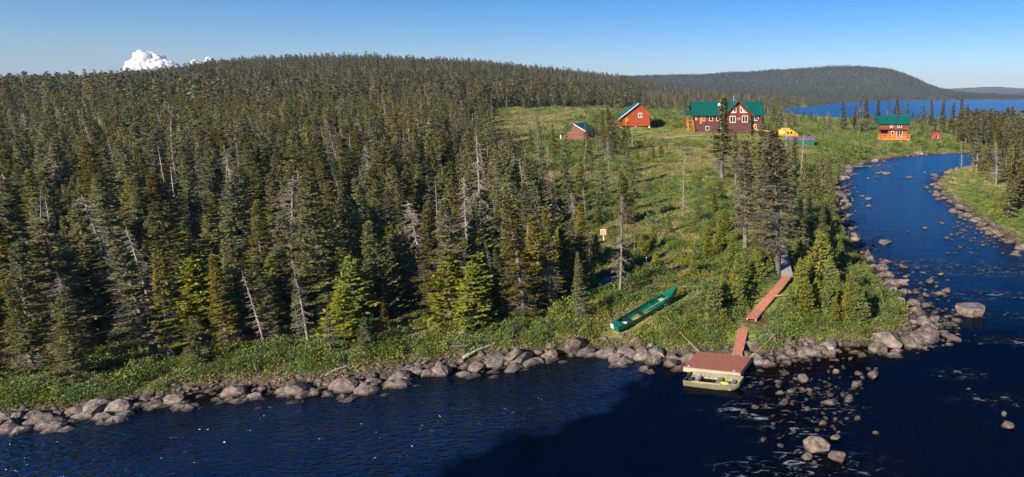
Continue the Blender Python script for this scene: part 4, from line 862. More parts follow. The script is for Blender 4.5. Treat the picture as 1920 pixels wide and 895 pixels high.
# more along the shore line, sized by hand of chance
L_ = [(p0, p1) for p0, p1 in zip(bank_px[2:-2], bank_px[3:-1])] + [(p0, p1) for p0, p1 in zip(right_px[2:-2], right_px[3:-1])]
seg = np.array([math.hypot(b_[0]-a[0], b_[1]-a[1])*(.45 if b_[0] < 950 and a[1] > 600 else 1) for a, b_ in L_]); seg = seg/seg.sum()
for cx_, cy_, rx_, ry_, nn_ in [(1600,475,30,26,12),(1640,520,30,22,8),(1745,615,48,32,16),(1720,560,50,30,7),(1830,425,70,34,22),(1585,350,18,30,10),(1500,700,60,30,8),(1560,800,60,40,9),(1650,330,70,22,8),(1870,455,50,18,10)]:
    for _ in range(nn_):
        px, py = rng.normal(cx_, rx_*.5), rng.normal(cy_, ry_*.5); x_, y_ = at_z(px, py)
        if px > 1912 or shore(np.array([x_]), np.array([y_]))[0] > .6: continue
        boulder(px, py, float(min(.8, rng.lognormal(-1.35, .4))*FPX/project(x_, y_, 0)[2]))
while len(placed) < 298:
    a, b_ = L_[rng.choice(len(L_), p=seg)]; t_ = rng.random(); px = a[0]+(b_[0]-a[0])*t_; py = a[1]+(b_[1]-a[1])*t_
    if py < 280: continue
    x_, y_ = at_z(px, py, .1); r_ = max(-1.1, min(1.3, rng.normal()*.7+.15)); tx, ty = at_z(b_[0], b_[1]); ax, ay = at_z(a[0], a[1]); nx_, ny_ = -(ty-ay), (tx-ax); ln_ = math.hypot(nx_, ny_); x_ += nx_/ln_*r_; y_ += ny_/ln_*r_
    if not clear(np.array([x_]), np.array([y_]), .1)[0]: continue
    qx, qy, dd_ = project(x_, y_, 0.1)
    if not (0 < qx < 1915): continue
    wpx = (min(.75, rng.lognormal(-1.75, .5)))*FPX/dd_*(.55 if qx < 950 else .9)
    boulder(float(qx), float(qy), float(wpx))
_o = [p_ for p_ in placed if p_[4] and p_[4].startswith('great square')][0][0]
_b = MB(); _top = [(-1,.55),(-.7,.95),(.2,1.0),(.95,.7),(1.0,-.3),(.6,-.85),(-.35,-.8),(-.8,-.2)]; _v = []
for z_, k_s in ((-.7,.70),(-.1,.84),(.40,.97),(.62,1.0),(.70,.94)): _v += [(x_*k_s+random.uniform(-.03,.03), y_*k_s*.9+random.uniform(-.03,.03), z_+random.uniform(-.03,.03)) for x_, y_ in _top]
_v += [(x_*.34+.1, y_*.26+.1, .66) for x_, y_ in _top]
_f = [(i_*8+k, i_*8+(k+1) % 8, i_*8+8+(k+1) % 8, i_*8+8+k) for i_ in range(5) for k in range(8)] + [tuple(range(7,-1,-1)), tuple(40+k for k in range(8))]
_m = bpy.data.meshes.new('boulder'); _m.from_pydata(_v, [], _f); _m.materials.append(M['rock']); M['pool'] = mat('rain_pool', (.22,.25,.29), (.17,.20,.24), 2, .1, .6); _m.materials.append(M['pool']); _m.polygons[len(_f)-1].material_index = 1; _o.data = _m
_o.rotation_euler = (0,0,.3); _o.scale = (_o.scale[0]*.85, _o.scale[0]*.85, _o.scale[2]*1.05)
def rzone(px, py):
    if py < 345 and px < 1740: return "on the far upstream bank"
    if px > 1740 and py < 470: return "along the spit's stony edge"
    if px > 1560 and py < 550: return "in the river above the point"
    if px > 1700 and py < 670: return "off the tip of the point"
    if px > 1420 and py > 665: return "in the rapids past the dock"
    if px > 1420: return "under the wooded point"
    if px > 1290: return "beside the gangway"
    if px > 1140: return "between canoe and dock"
    if px > 900: return "on the shore below the spruces"
    if px > 500: return "on the middle of the shaded shore"
    return "on the far left shore"
items = []
for r_ in placed:
    if r_[4]: prop(r_[0], r_[4], 'boulder', 'named boulders')
    else: prop(r_[0], None, 'boulder'); items.append((r_[0], r_[1], r_[2], "large brown" if r_[3] > 24 else "medium brown-grey" if r_[3] > 14 else "small grey", 'boulders ' + rzone(r_[1], r_[2])))
near_labels(items, "boulder")
# countless shore and bed stones
def stones(name, n, lo, hi, s0, s1, fl=1):
    x_, y_ = polar(n, 30, 240); s_ = shore(x_, y_); w_ = np.minimum(rng.exponential(.9, n), 3)
    m_ = (s_ > lo) & (s_ < hi) & (rng.random(n) < np.exp(-np.abs(s_-.3)*1.2)*np.clip(fbm(x_*.35, y_*.35, 71)*5-1.3, .12, 1) if fl else (s_ > lo) & (s_ < hi))
    x_, y_, s_ = x_[m_], y_[m_], s_[m_]; z_ = terrain(x_, y_, s_); k = len(x_); sc = np.clip(rng.lognormal(math.log(s0), .5, k), .05, s1)*(1+y_*.004)
    src = []
    for q in range(6): o_ = bpy.data.objects.new("stone", rock_mesh(980+q+(10 if fl else 0), 2, 6)); src.append(o_)
    scatter(name, np.stack([x_, y_, z_+sc*.15], 1), rng.uniform(0, 6.28, k), np.stack([sc, sc*.85, sc*.6], 1), rng.integers(0, 6, k), src); print(name, k)
def shallows():
    X_=[];Y_=[]
    for cx_, cy_, rx_, ry_, n_ in [(1850,430,75,34,260),(1600,480,30,40,120),(1740,615,55,34,150),(1585,350,20,40,120),(1520,740,90,40,60),(1550,830,80,45,60),(1700,540,90,40,60),(1650,315,80,22,140),(1770,350,26,30,120),(1480,675,90,10,60)]:
        for _ in range(int(n_*1.6)):
            px, py = rng.normal(cx_, rx_*.55), rng.normal(cy_, ry_*.55); x_, y_ = at_z(px, py); X_.append(x_); Y_.append(y_)
    X_=np.array(X_);Y_=np.array(Y_); s_=shore(X_,Y_); m_=(s_<0)&(s_>-9); X_=X_[m_];Y_=Y_[m_];k=len(X_); sc=np.clip(rng.lognormal(-2.15,.5,k),.05,.4)*(1+Y_*.004)
    src=[bpy.data.objects.new('stone', rock_mesh(1200+q,2,8)) for q in range(6)]
    scatter('shallow_water_stones', np.stack([X_,Y_,.0*X_+sc*.08],1), rng.uniform(0,6.28,k), np.stack([sc*1.1,sc*.85,sc*.5],1), rng.integers(0,6,k), src)
stones("shore_stones", 200000, -1.3, 1.7, .085, .30)
stones("river_bed_stones", 34000, -12, -.3, .34, .8, 0)
shallows()

# ------------------------------------------------------------------ buildings
def frame_at(px, py, name, rz, label, cat):
    g_ = on_ground(px, py); o = empty(name, g_, R(rz), label, cat); s_ = float(project(g_.x, g_.y, g_.z)[2])/FPX
    return o, s_
def window(par, x0, x1, z0, z1, y, t_=.09, mull=0, name='window', d=.06, pts=None):
    m_ = MB()
    if pts is None:
        m_.box(x0-t_, x0, y-d, y+.05, z0-t_, z1+t_); m_.box(x1, x1+t_, y-d, y+.05, z0-t_, z1+t_); m_.box(x0, x1, y-d, y+.05, z0-t_, z0); m_.box(x0, x1, y-d, y+.05, z1, z1+t_)
        for k in range(mull): xm = x0+(x1-x0)*(k+1)/(mull+1); m_.box(xm-t_*.4, xm+t_*.4, y-d+.01, y+.04, z0, z1)
        f = m_.build(name, M['white'], par); MB().box(x0, x1, y-.02, y+.03, z0, z1).build('pane', M['glass'], f)
    else:
        c = Vector((sum(p[0] for p in pts)/len(pts), sum(p[1] for p in pts)/len(pts)))
        inn = [tuple(c+(Vector(p)-c)*(1-t_*2.6/max((Vector(p)-c).length, .3))) for p in pts]; n = len(pts)
        for k in range(n): m_.prism([pts[k], pts[(k+1) % n], inn[(k+1) % n], inn[k]], y-d, y+.04)
        f = m_.build(name, M['white'], par); MB().prism(inn, y-.02, y+.03).build('pane', M['glass'], f)
    return f
def slab(name, quad, th, m_, par):      # roof plane of given thickness
    q = [Vector(p) for p in quad]; n = (q[1]-q[0]).cross(q[3]-q[0]).normalized(); n = n if n.z > 0 else -n
    b_ = MB(); b_.add(q+[p+n*th for p in q], [(0,1,2,3),(7,6,5,4),(0,4,5,1),(1,5,6,2),(2,6,7,3),(3,7,4,0)])
    return b_.build(name, m_, par)

# --- main lodge: origin at the gable's left front corner
lodge, s = frame_at(1361, 251, "lodge", 14, "large two-storey red log lodge with green metal roof and white-framed gable windows", "lodge")
def lx(px): return (px-1361)*s*1.03
def lz(py): return (251-py)*s
gx0, gx1 = lx(1361), lx(1408); wl, wr = lx(1306), lx(1433); gd = 1.3; bd = 9.5; ze = lz(216); zm = lz(232.5); zr = lz(193); za = lz(190.5)
MB().box(wl, wr, gd, gd+bd, zm, ze+.1).build("upper_wall", M['lodge_red'], lodge)
MB().box(wl+.02, wr-.02, gd+.03, gd+bd-.03, -1.5, zm).build("lower_wall", M['brown'], lodge)
MB().box(gx0, gx1, 0, gd, zm, ze).prism([(gx0, ze), (gx1, ze), ((gx0+gx1)/2, za-.25)], 0, gd+4.6).build("gable_wall", M['lodge_red'], lodge)
MB().box(gx0+.02, gx1-.02, .03, gd, -1.5, zm).build("gable_lower_wall", M['brown'], lodge)
MB().prism([(gd, ze), (gd+bd, ze), (gd+bd/2, zr-.2)], wl, wr, 'x').build("end_gable", M['lodge_red'], lodge)
ry = gd+bd/2; ov = .6
rf = empty("roof", (0,0,0)); rf.parent = lodge; bpy.data.objects.remove(rf)
slab("roof", [(wl-ov, gd-.7, ze-.35), (wr+ov, gd-.7, ze-.35), (wr+ov, ry, zr), (wl-ov, ry, zr)], .14, M['green_roof'], lodge)
slab("roof", [(wl-ov, gd+bd+.7, ze-.35), (wr+ov, gd+bd+.7, ze-.35), (wr+ov, ry, zr), (wl-ov, ry, zr)], .14, M['green_roof'], lodge)
gxm = (gx0+gx1)/2
M['green_roof_y'] = mat("green_metal_roof_gable", (.003,.105,.084), (.002,.082,.068), 1.5, .42, .5, bands=(1,.45))
g1 = slab("gable_roof", [(gxm, -.7, za), (gxm, ry+1.5, za), (gx0-.85, ry+1.5, ze-.55), (gx0-.85, -.7, ze-.55)], .13, M['green_roof_y'], lodge)
slab("gable_roof", [(gxm, -.7, za), (gxm, ry+1.5, za), (gx1+.85, ry+1.5, ze-.55), (gx1+.85, -.7, ze-.55)], .13, M['green_roof_y'], lodge)
MB().beam((gx0-.85,-.74,ze-.6), (gxm,-.74,za-.05), .08, .22).beam((gxm,-.74,za-.05), (gx1+.85,-.74,ze-.6), .08, .22).build("fascia", M['lodge_red'], lodge)
for a, b_, c, d in ((1369.5,1378.5,219.5,230),(1392,1401,219,229.5)): window(lodge, lx(a), lx(b_), lz(d), lz(c), 0, .16, 1)
w_ = lambda L: [(lx(a), lz(b_)) for a, b_ in L]
window(lodge,0,0,0,0,0,.13,pts=w_([(1368,213),(1374.3,213),(1374.3,207)])); window(lodge,0,0,0,0,0,.13,pts=w_([(1375,213),(1380.8,213),(1380.8,200),(1375,205.5)]))
window(lodge,0,0,0,0,0,.13,pts=w_([(1387.5,213),(1393.2,213),(1393.2,205.5),(1387.5,199.5)])); window(lodge,0,0,0,0,0,.13,pts=w_([(1394,213),(1401.5,213),(1394,206.5)]))
window(lodge, lx(1412.5), lx(1422.5), lz(227), lz(219), gd, .14, 2); window(lodge, lx(1416), lx(1419), lz(243), lz(235), gd, .14)
window(lodge, lx(1308), lx(1309.5), lz(225), lz(219.5), gd, .12); window(lodge, lx(1321), lx(1324), lz(227), lz(220), gd, .12); window(lodge, lx(1333), lx(1338), lz(227), lz(220), gd, .12); window(lodge, lx(1346), lx(1351), lz(227), lz(220), gd, .12)
window(lodge, lx(1326), lx(1331), lz(244), lz(238), gd, .12)
d_ = MB().box(lx(1315), lx(1319), gd-.05, gd+.03, zm, lz(219)).build("door", M['orange_wood'], lodge); MB().box(lx(1318.2), lx(1318.6), gd-.12, gd-.05, zm+1.0, zm+1.15).build("handle", M['steel'], d_)
sg = MB().prism([(lx(1382),lz(226.5)),(lx(1388.5),lz(226.5)),(lx(1388.5),lz(223.5)),(lx(1387),lz(222)),(lx(1383.5),lz(222)),(lx(1382),lz(223.5))], -.08, 0).build("name_board", M['jon_out'], lodge); MB().prism([(lx(1383.2),lz(223.4)),(lx(1387.3),lz(223.4)),(lx(1386.5),lz(222.5)),(lx(1384),lz(222.5))], -.11, -.08).build("panel", M['white'], sg)
MB().tube([(lx(1383), ry, zr), (lx(1383), ry, zr+1.7)], .12, 8).build("chimney_pipe", M['steel'], lodge); MB().tube([(lx(1388), ry+1, zr), (lx(1388), ry+1, zr+.9)], .14, 8).build("chimney_pipe", M['white'], lodge)
# side porch with stairs
px0, px1 = lx(1292), lx(1305)
MB().box(px0, px1, gd+1, gd+5, zm-.15, zm).build("porch_floor", M['orange_wood'], lodge)
slab("porch_roof", [(px0-.3, gd+.5, lz(217)), (px1, gd+.5, lz(217)), (px1, gd+4.2, lz(209)), (px0-.3, gd+4.2, lz(209))], .12, M['green_roof'], lodge)
for x_ in (px0+.1, px1-.5): MB().box(x_-.09, x_+.09, gd+1.0, gd+1.18, -1, lz(216.6)).build("post", M['orange_wood'], lodge)
MB().box(px0+.05, px0+.13, gd+1.2, gd+4.6, zm, lz(217)).build("porch_screen", M['lodge_red'], lodge)
st_ = MB()
for k in range(9): st_.box(px0+.4, px0+1.9, gd+.7-k*.28, gd+1.0-k*.28, zm-.2-k*.30, zm-.15-k*.30)
st_.beam((px0+.35, gd+1, zm-.1), (px0+.35, gd-1.7, zm-2.9), .08, .3).beam((px0+1.95, gd+1, zm-.1), (px0+1.95, gd-1.7, zm-2.9), .08, .3)
stairs = st_.build("stairs", M['orange_wood'], lodge)
r_ = MB()
for x_ in (px0+.35, px0+1.95):
    r_.beam((x_, gd+1, zm+.9), (x_, gd-1.7, zm-1.9), .1)
    for k in range(5): r_.box(x_-.05, x_+.05, gd+.95-k*.66, gd+1.05-k*.66, zm-.2-k*.68, zm+.9-k*.68)
r_.box(px0+.3, px1, gd+1, gd+1.08, zm+.85, zm+.97); r_.build("railing", M['orange_wood'], stairs)

# --- red cabin, gable to the river
cab, s = frame_at(1163, 240, "red_cabin", 19, "bright orange-red log cabin with steep green roof and one small white window", "cabin")
def q(px, py, k=1.02): return ((px-1163)*s*k, (240-py)*s)
x0, x1 = 0, q(1218,0)[0]; zb = .45; pl = [q(1163,237.5), q(1218,237.5), q(1217,210.5), q(1199,195.5), q(1163,222.5)]; dp = 8.0
MB().prism(pl, 0, dp).build("wall", M['log_red'], cab)
for (a, b_) in (((1159.5,224.5),(1198.6,194.6)), ((1219.5,213),(1198.6,194.6))):
    A_, B_ = q(*a), q(*b_); slab("roof", [(A_[0], -.55, A_[1]), (A_[0], dp+.5, A_[1]), (B_[0], dp+.5, B_[1]), (B_[0], -.55, B_[1])], .13, M['green_roof_y'], cab)
MB().beam((q(1159.5,224.9)[0], -.58, q(0,224.9)[1]), (q(1198.6,195)[0], -.58, q(0,195)[1]), .07, .2).build("fascia", M['white'], cab)
a, b_ = q(1197.5,220.5), q(1203,214); window(cab, a[0], b_[0], a[1], b_[1], 0, .17, 1)
a, b_ = q(1173,235), q(1178,221.5); dd = MB().box(a[0], b_[0], -.07, 0, a[1], b_[1]).build("door", M['door'], cab); MB().box(b_[0]-.2, b_[0]-.12, -.13, -.07, a[1]+.9, a[1]+1.05).build("handle", M['steel'], dd)
for px in (1165, 1191, 1216):
    MB().box(q(px,0)[0]-.2, q(px,0)[0]+.2, .05, .45, -1.2, q(0,237.6)[1]).build("footing", M['white'], cab); MB().box(q(px,0)[0]-.2, q(px,0)[0]+.2, dp-.5, dp-.1, -1.2, q(0,237.6)[1]).build("footing", M['white'], cab)

# --- old log shed
shed, s = frame_at(1074, 262, "log_shed", -9, "weathered pinkish log shed with dark green roof and lean-to, in trees below the red cabin", "shed")
def q(px, py): return ((px-1074)*s, (262-py)*s)
dp = 6.0; MB().prism([(0,-.8), (q(1101,0)[0],-.8), q(1101,245), q(1079,233.5), q(1074,236)], 0, dp).build("wall", M['log_pink'], shed)
for a, b_ in (((1103.5,247),(1078.5,232.6)), ((1071,237.5),(1078.5,232.6))):
    A_, B_ = q(*a), q(*b_); slab("roof", [(A_[0], -.4, A_[1]), (A_[0], dp+.4, A_[1]), (B_[0], dp+.4, B_[1]), (B_[0], -.4, B_[1])], .1, M['green_roof_y'], shed)
A_, B_ = q(1103.5,247.3), q(1078.5,233); MB().beam((A_[0],-.43,A_[1]), (B_[0],-.43,B_[1]), .06, .16).build("fascia", M['white'], shed)
a, b_ = q(1083,261), q(1089,247); dd = MB().box(a[0], b_[0], -.06, 0, a[1]+.1, b_[1]).build("door", M['log_pink'], shed); MB().box(b_[0]-.18, b_[0]-.1, -.12, -.06, .95, 1.08).build("handle", M['steel'], dd)
lt = MB().prism([q(1048,263), (-.02, -.6), q(1073.9,243), q(1050,256)], 1.5, dp-1).build("lean_to", M['log_pink'], shed)
MB().tube([(q(1067,0)[0], 3, 1.5), (q(1067,0)[0], 3, q(0,235)[1])], .09, 6).build("stove_pipe", M['steel'], shed)
bb = empty("gas_bottle", on_ground(1052, 262), 0, "small pale gas bottle standing against the log shed's lean-to", "gas bottle")
MB().tube([(0,0,0),(0,0,.1),(0,0,1.0),(0,0,1.15),(0,0,1.2)], [.16,.2,.2,.13,.06], 10).build("tank", M['white'], bb); MB().tube([(0,0,1.2),(0,0,1.35)], .07, 6).build("valve", M['steel'], bb)

# --- deck cabin
c2, s = frame_at(1651, 262, "deck_cabin", -8, "dark red two-storey cabin with green roof and long yellow-orange deck railing on white posts", "cabin")
def q(px, py): return ((px-1651)*s, (262-py)*s)
X1 = q(1700,0)[0]; zt = q(0,232)[1]; z1 = q(0,243.5)[1]; zf = q(0,259)[1]; dp = 6.5
M['cab_brown'] = mat('cabin_brown_logs', (.20,.058,.026), (.12,.034,.018), 3, .65, .3, bands=(2,.28), stretch=(.4,.4,3)); MB().box(-.6, X1+.3, -.5, dp, z1, zt).build("upper_wall", M['cab_brown'], c2); MB().box(q(1664,0)[0], X1-.2, .35, dp-.1, zf, z1).build("lower_wall", M['log_red'], c2)
MB().box(-.4, q(1664,0)[0]-.01, 2.0, dp-.1, zf, z1).build("porch_back_wall", M['lodge_red'], c2)
ry = 3.0; zr = q(0,219)[1]
slab("roof", [(-1.6,-1.1,zt-.25), (X1+.8,-1.1,zt-.25), (X1+.8,ry,zr), (-1.6,ry,zr)], .12, M['green_roof'], c2); slab("roof", [(-1.6,dp+.6,zt-.25), (X1+.8,dp+.6,zt-.25), (X1+.8,ry,zr), (-1.6,ry,zr)], .12, M['green_roof'], c2)
MB().prism([(-.45,zt),(dp,zt),(ry,zr-.15)], -.6, X1+.3, 'x').build("end_gable", M['lodge_red'], c2)
for a, b_ in ((1668,1672.5),(1682,1688)): A_, B_ = q(a,238.5), q(b_,233.5); window(c2, A_[0], B_[0], A_[1], B_[1], -.5, .12, 1)
A_, B_ = q(1681,257), q(1690,246); dr = window(c2, A_[0], B_[0], zf+.15, B_[1], .35, .12, 1, 'door')
A_, B_ = q(1671,256), q(1675,247); window(c2, A_[0], B_[0], zf+1, B_[1], .35, .1)
dk0, dk1 = q(1646,0)[0], q(1704.5,0)[0]
dk = MB().box(dk0, dk1, -2.6, .3, zf-.22, zf-.02).box(dk0, dk1, -2.66, -2.6, zf-.40, zf).build("deck", M['orange_wood'], c2)
rl = MB()
for k in range(8): x_ = dk0+.1+(dk1-dk0-.2)*k/7; rl.box(x_-.07, x_+.07, -2.58, -2.44, zf, zf+1.15)
rl.box(dk0, dk1, -2.6, -2.42, zf+1.12, zf+1.27).box(dk0+.02, dk1-.02, -2.56, -2.48, zf+.62, zf+.76).box(dk0+.02, dk1-.02, -2.56, -2.48, zf+.25, zf+.38)
for x_ in (dk0+.06, dk1-.06): rl.box(x_-.06, x_+.06, -2.42, .2, zf+1.12, zf+1.25); rl.box(x_-.05, x_+.05, -2.42, .2, zf+.5, zf+.62)
rl.build("railing", M['orange_wood'], c2)
for k in range(5): x_ = dk0+1.2+(dk1-dk0-2)*k/4; MB().box(x_-.16, x_+.16, -2.3, -1.98, -2.5, zf-.23).build("post", M['white'], c2)
for k in range(4): x_ = q(1664,0)[0]+(X1-q(1664,0)[0])*k/3; MB().box(x_-.15, x_+.15, .5, .8, -2.2, zf).build("footing", M['dark'], c2)
MB().box(dk0-2.2, dk0, -2.2, 0, zf-1.2, zf-.9).build("side_steps", M['orange_wood'], c2)

# --- small eight-sided hut
h_, s = frame_at(1755, 263, "hut", -9, "small dull red hut with arched front and dark open door, right of the deck cabin", "hut")
rad = 10.0*s; pts = [(rad*math.cos(a), max(-.3, rad*1.05*math.sin(a)+.55)) for a in np.linspace(-.25, math.pi+.25, 11)]
M['hut'] = mat("hut_red", (.27,.075,.045), (.20,.05,.035), 3, .8, .2)
MB().prism(pts, 0, 3.2).build("wall", M['hut'], h_)
pts2 = [(p[0]*1.05, p[1]*1.05+.02) for p in pts[1:-1]]; rfm = MB()
for a, b_ in zip(pts2[:-1], pts2[1:]): rfm.prism([a, b_, (b_[0]*1.05, b_[1]*1.05), (a[0]*1.05, a[1]*1.05)], -.15, 3.35)
rfm.build("roof", M['hut'], h_)
MB().box(-.15, .45, -.03, .02, 0, 1.6).build("doorway_shade_panel", M['dark'], h_)  # dark sheet on the solid wall; the unlit inside is put into its colour
dl = MB().box(.45, .55, -.55, -.03, 0, 1.55).build("door", M['white'], h_)

# --- flagpole
fp, s = frame_at(1352, 262, "flagpole", 0, "tall white flagpole in front of the lodge with small red and white flag", "flagpole")
hh = 10.2; MB().tube([(0,0,-.3),(0,0,hh)], [.07,.045], 8).build("pole", M['white'], fp); MB().tube([(0,0,hh),(0,0,hh+.12)], [.09,.03], 8).build("finial", M['steel'], fp)
fl = MB()
for k in range(6):
    x_ = -.06-k*.11; fl.box(x_-.11, x_, .03*math.sin(k*1.3)-.01, .03*math.sin(k*1.3)+.01, hh-1.3-k*.06, hh-.6-k*.06)
fl.build("flag", M['pvc'], fp); fr_ = MB()
for k in (0, 5): x_ = -.06-k*.11; fr_.box(x_-.12, x_+.01, .03*math.sin(k*1.3)-.02, .03*math.sin(k*1.3)+.02, hh-1.32-k*.06, hh-.58-k*.06)
fr_.build("flag_bar", M['flag_red'], fp)
for px, py in ((1382, 262),):
    g_ = on_ground(px, py)

# --- helipad platform and helicopter
pf, s = frame_at(1500, 273, "landing_platform", -3, "low wooden landing platform with dark green skirt and faded blue-red deck", "platform")
q = lambda px, py: ((px-1500)*s, (273-py)*s)
X0, X1 = q(1468,0)[0], q(1527,0)[0]; zt = q(0,262.5)[1]
M['skirt'] = mat("green_skirt_boards", (.008,.115,.082), (.006,.09,.065), 3, .6, .3, bands=(0,.3))
MB().box(X0, X1, 0, .12, -1, zt).box(X0, X0+.12, .12, 12, -1, zt-.01).box(X1-.12, X1, .12, 12, -1, zt-.01).build("skirt", M['skirt'], pf)
MB().box(X0-.1, X1+.1, -.1, 12.5, zt, zt+.14).build("deck", M['blue_deck'], pf)
hp = empty("helicopter", (0,0,0), R(-6), "bright yellow helicopter parked by the green platform, tail behind the trees", "helicopter")
g_ = on_ground(1500, 273); hp.location = g_+Vector((q(1476,0)[0]*.98, 13.3, zt-.45))
hl = [(-5.4,1.95,.10,.16),(-4.2,1.8,.18,.25),(-3.0,1.65,.35,.45),(-2.2,1.55,.72,.80),(-1.2,1.5,.98,1.02),(0,1.48,1.08,1.08),(1.2,1.42,1.05,1.02),(2.1,1.28,.95,.85),(2.8,1.08,.70,.58),(3.2,.95,.34,.28)]
V=[];Fc=[];nn=14
for x_, zc, ry_, rz_ in hl:
    for k in range(nn): a = 2*math.pi*k/nn; V.append((x_, math.copysign(abs(math.cos(a))**.8, math.cos(a))*ry_, zc+math.copysign(abs(math.sin(a))**.8, math.sin(a))*rz_))
for i_ in range(len(hl)-1): Fc += [(i_*nn+k, i_*nn+(k+1) % nn, (i_+1)*nn+(k+1) % nn, (i_+1)*nn+k) for k in range(nn)]
Fc += [tuple(range(nn)), tuple(range(len(hl)*nn-1, (len(hl)-1)*nn-1, -1))]
mesh_obj("fuselage", V, Fc, M['yellow'], hp, smooth=True)
MB().tube([(-5.2,0,1.95),(-9.0,0,2.35)], [.18,.10], 10).build("tail_boom", M['yellow'], hp)
MB().prism([(-9.2,2.2),(-8.6,2.2),(-9.1,3.6),(-9.5,3.6)], -.05, .05).build("tail_fin", M['yellow'], hp)
tr_ = MB().box(-9.15, -8.9, -.16, -.10, 1.6, 3.2).build("tail_rotor", M['dark'], hp)
for x_, wd in ((.55,.62),(1.45,.55)): MB().box(x_-wd/2, x_+wd/2, -1.12, -1.0, 1.25, 1.95).build("side_window", M['glass'], hp)
MB().prism([(2.05,1.15),(2.75,1.05),(2.55,1.5),(2.05,1.85)], -.80, .80).build("windscreen", M['glass'], hp)
MB().box(-1.6,.9,-.45,.45,2.45,2.85).build("engine_cowl", M['yellow'], hp); MB().tube([(-.2,0,2.8),(-.2,0,3.45)], .09, 8).build("mast", M['dark'], hp)
for sgn in (1,-1): MB().add([(-.2,-.14,3.42),(-.2+sgn*6.2,-.14,3.30),(-.2+sgn*6.2,.14,3.30),(-.2,.14,3.42),(-.2,-.14,3.47),(-.2+sgn*6.2,-.14,3.34),(-.2+sgn*6.2,.14,3.34),(-.2,.14,3.47)], [(0,1,2,3),(7,6,5,4),(0,4,5,1),(1,5,6,2),(2,6,7,3),(3,7,4,0)]).build("rotor_blade", M['dark'], hp)
for sy in (-1.15, 1.15):
    MB().tube([(-2.2,sy,.06),(2.6,sy,.06),(3.2,sy,.2),(3.5,sy,.5)], .06, 6).tube([(-1,sy,.06),(-1,sy*.6,.6)], .04, 6).tube([(1.4,sy,.06),(1.4,sy*.6,.6)], .04, 6).build("skid", M['yellow'], hp)
MB().box(2.7, 3.3, -.4, .4, .62, .72).build("chin_plate", M['yellow'], hp)

# dirt paths
def ribbon(name, pts, w, m_, off=.06, kind='structure'):
    P = [on_ground(*p) for p in pts]; V=[]; N_=10*(len(P)-1)
    for k in range(N_+1):
        t_ = k/10; i_ = min(int(t_), len(P)-2); p_ = P[i_].lerp(P[i_+1], t_-i_); d = (P[i_+1]-P[i_]).normalized(); n_ = Vector((-d.y, d.x, 0)); ww = w*random.uniform(.75,1.15)
        for sgn in (-1,0,1): a = p_+n_*ww*sgn/2; V.append((a.x, a.y, gz(a.x, a.y)+off+(.02 if sgn==0 else 0)))
    Fc = [(k*3+j_, k*3+j_+1, k*3+3+j_+1, k*3+3+j_) for k in range(N_) for j_ in (0,1)]
    o = mesh_obj(name, V, Fc, m_, smooth=True); return prop(o, kind=kind)
ribbon("path", [(1512,254),(1528,248),(1540,241),(1556,236)], 3.2, M['dirt'], .10); ribbon("path", [(1225,262),(1262,258),(1300,255),(1318,256)], 4.5, M['dirt'], .10)

# ------------------------------------------------------------------ dock, gangway, boardwalks
zd = .52
cor = [Vector((*at_z(px, py, zd), zd)) for px, py in ((1284,690),(1391,697),(1407,671),(1305,657))]
c0 = (cor[0]+cor[1]+cor[2]+cor[3])/4; ux = ((cor[1]-cor[0])+(cor[2]-cor[3])).normalized(); uy = Vector((-ux.y, ux.x, 0)); Lx = ((cor[1]-cor[0]).length+(cor[2]-cor[3]).length)/2; Ly = ((cor[3]-cor[0]).dot(uy)+(cor[2]-cor[1]).dot(uy))/2; shear = ((cor[3]-cor[0]).dot(ux)+(cor[2]-cor[1]).dot(ux))/2
print("dock", Lx, Ly, shear, c0)
dock = empty("floating_dock", (c0.x, c0.y, 0), math.atan2(ux.y, ux.x), "red-brown boarded floating dock with cream side, aluminium boat alongside", "dock")
b_ = MB(); npl = 30
for k in range(npl):
    x0 = -Lx/2+Lx*k/npl; b_.box(x0+.016, x0+Lx/npl-.016, -Ly/2, Ly/2, zd-.035+random.uniform(0,.006), zd)
b_.build("deck_boards", M['deck_red'], dock)
MB().box(-Lx/2, Lx/2, -Ly/2-.05, -Ly/2+.05, zd-.30, zd-.04).box(-Lx/2, Lx/2, Ly/2-.05, Ly/2+.05, zd-.30, zd-.04).box(-Lx/2-.0, -Lx/2+.06, -Ly/2+.06, Ly/2-.06, zd-.30, zd-.04).box(Lx/2-.06, Lx/2, -Ly/2+.06, Ly/2-.06, zd-.30, zd-.04).build("side_rail", M['cream'], dock)
MB().box(-Lx/2+.2, Lx/2-.2, -Ly/2+.12, -Ly/2+.6, -.2, zd-.05).box(-Lx/2+.2, Lx/2-.2, Ly/2-.6, Ly/2-.12, -.2, zd-.05).build("float", M['dark'], dock)
MB().box(-Lx/2+.3, Lx/2-.1, -Ly/2-.09, -Ly/2-.05, zd-.05, zd-.012).build("bumper_strip", M['cream'], dock)
for x_ in (-Lx/2+.35, Lx/2-.45): MB().box(x_-.12, x_+.12, -Ly/2+.06, -Ly/2+.12, zd, zd+.04).box(x_-.05, x_+.05, -Ly/2+.06, -Ly/2+.12, zd+.04, zd+.10).build("cleat", M['steel'], dock)
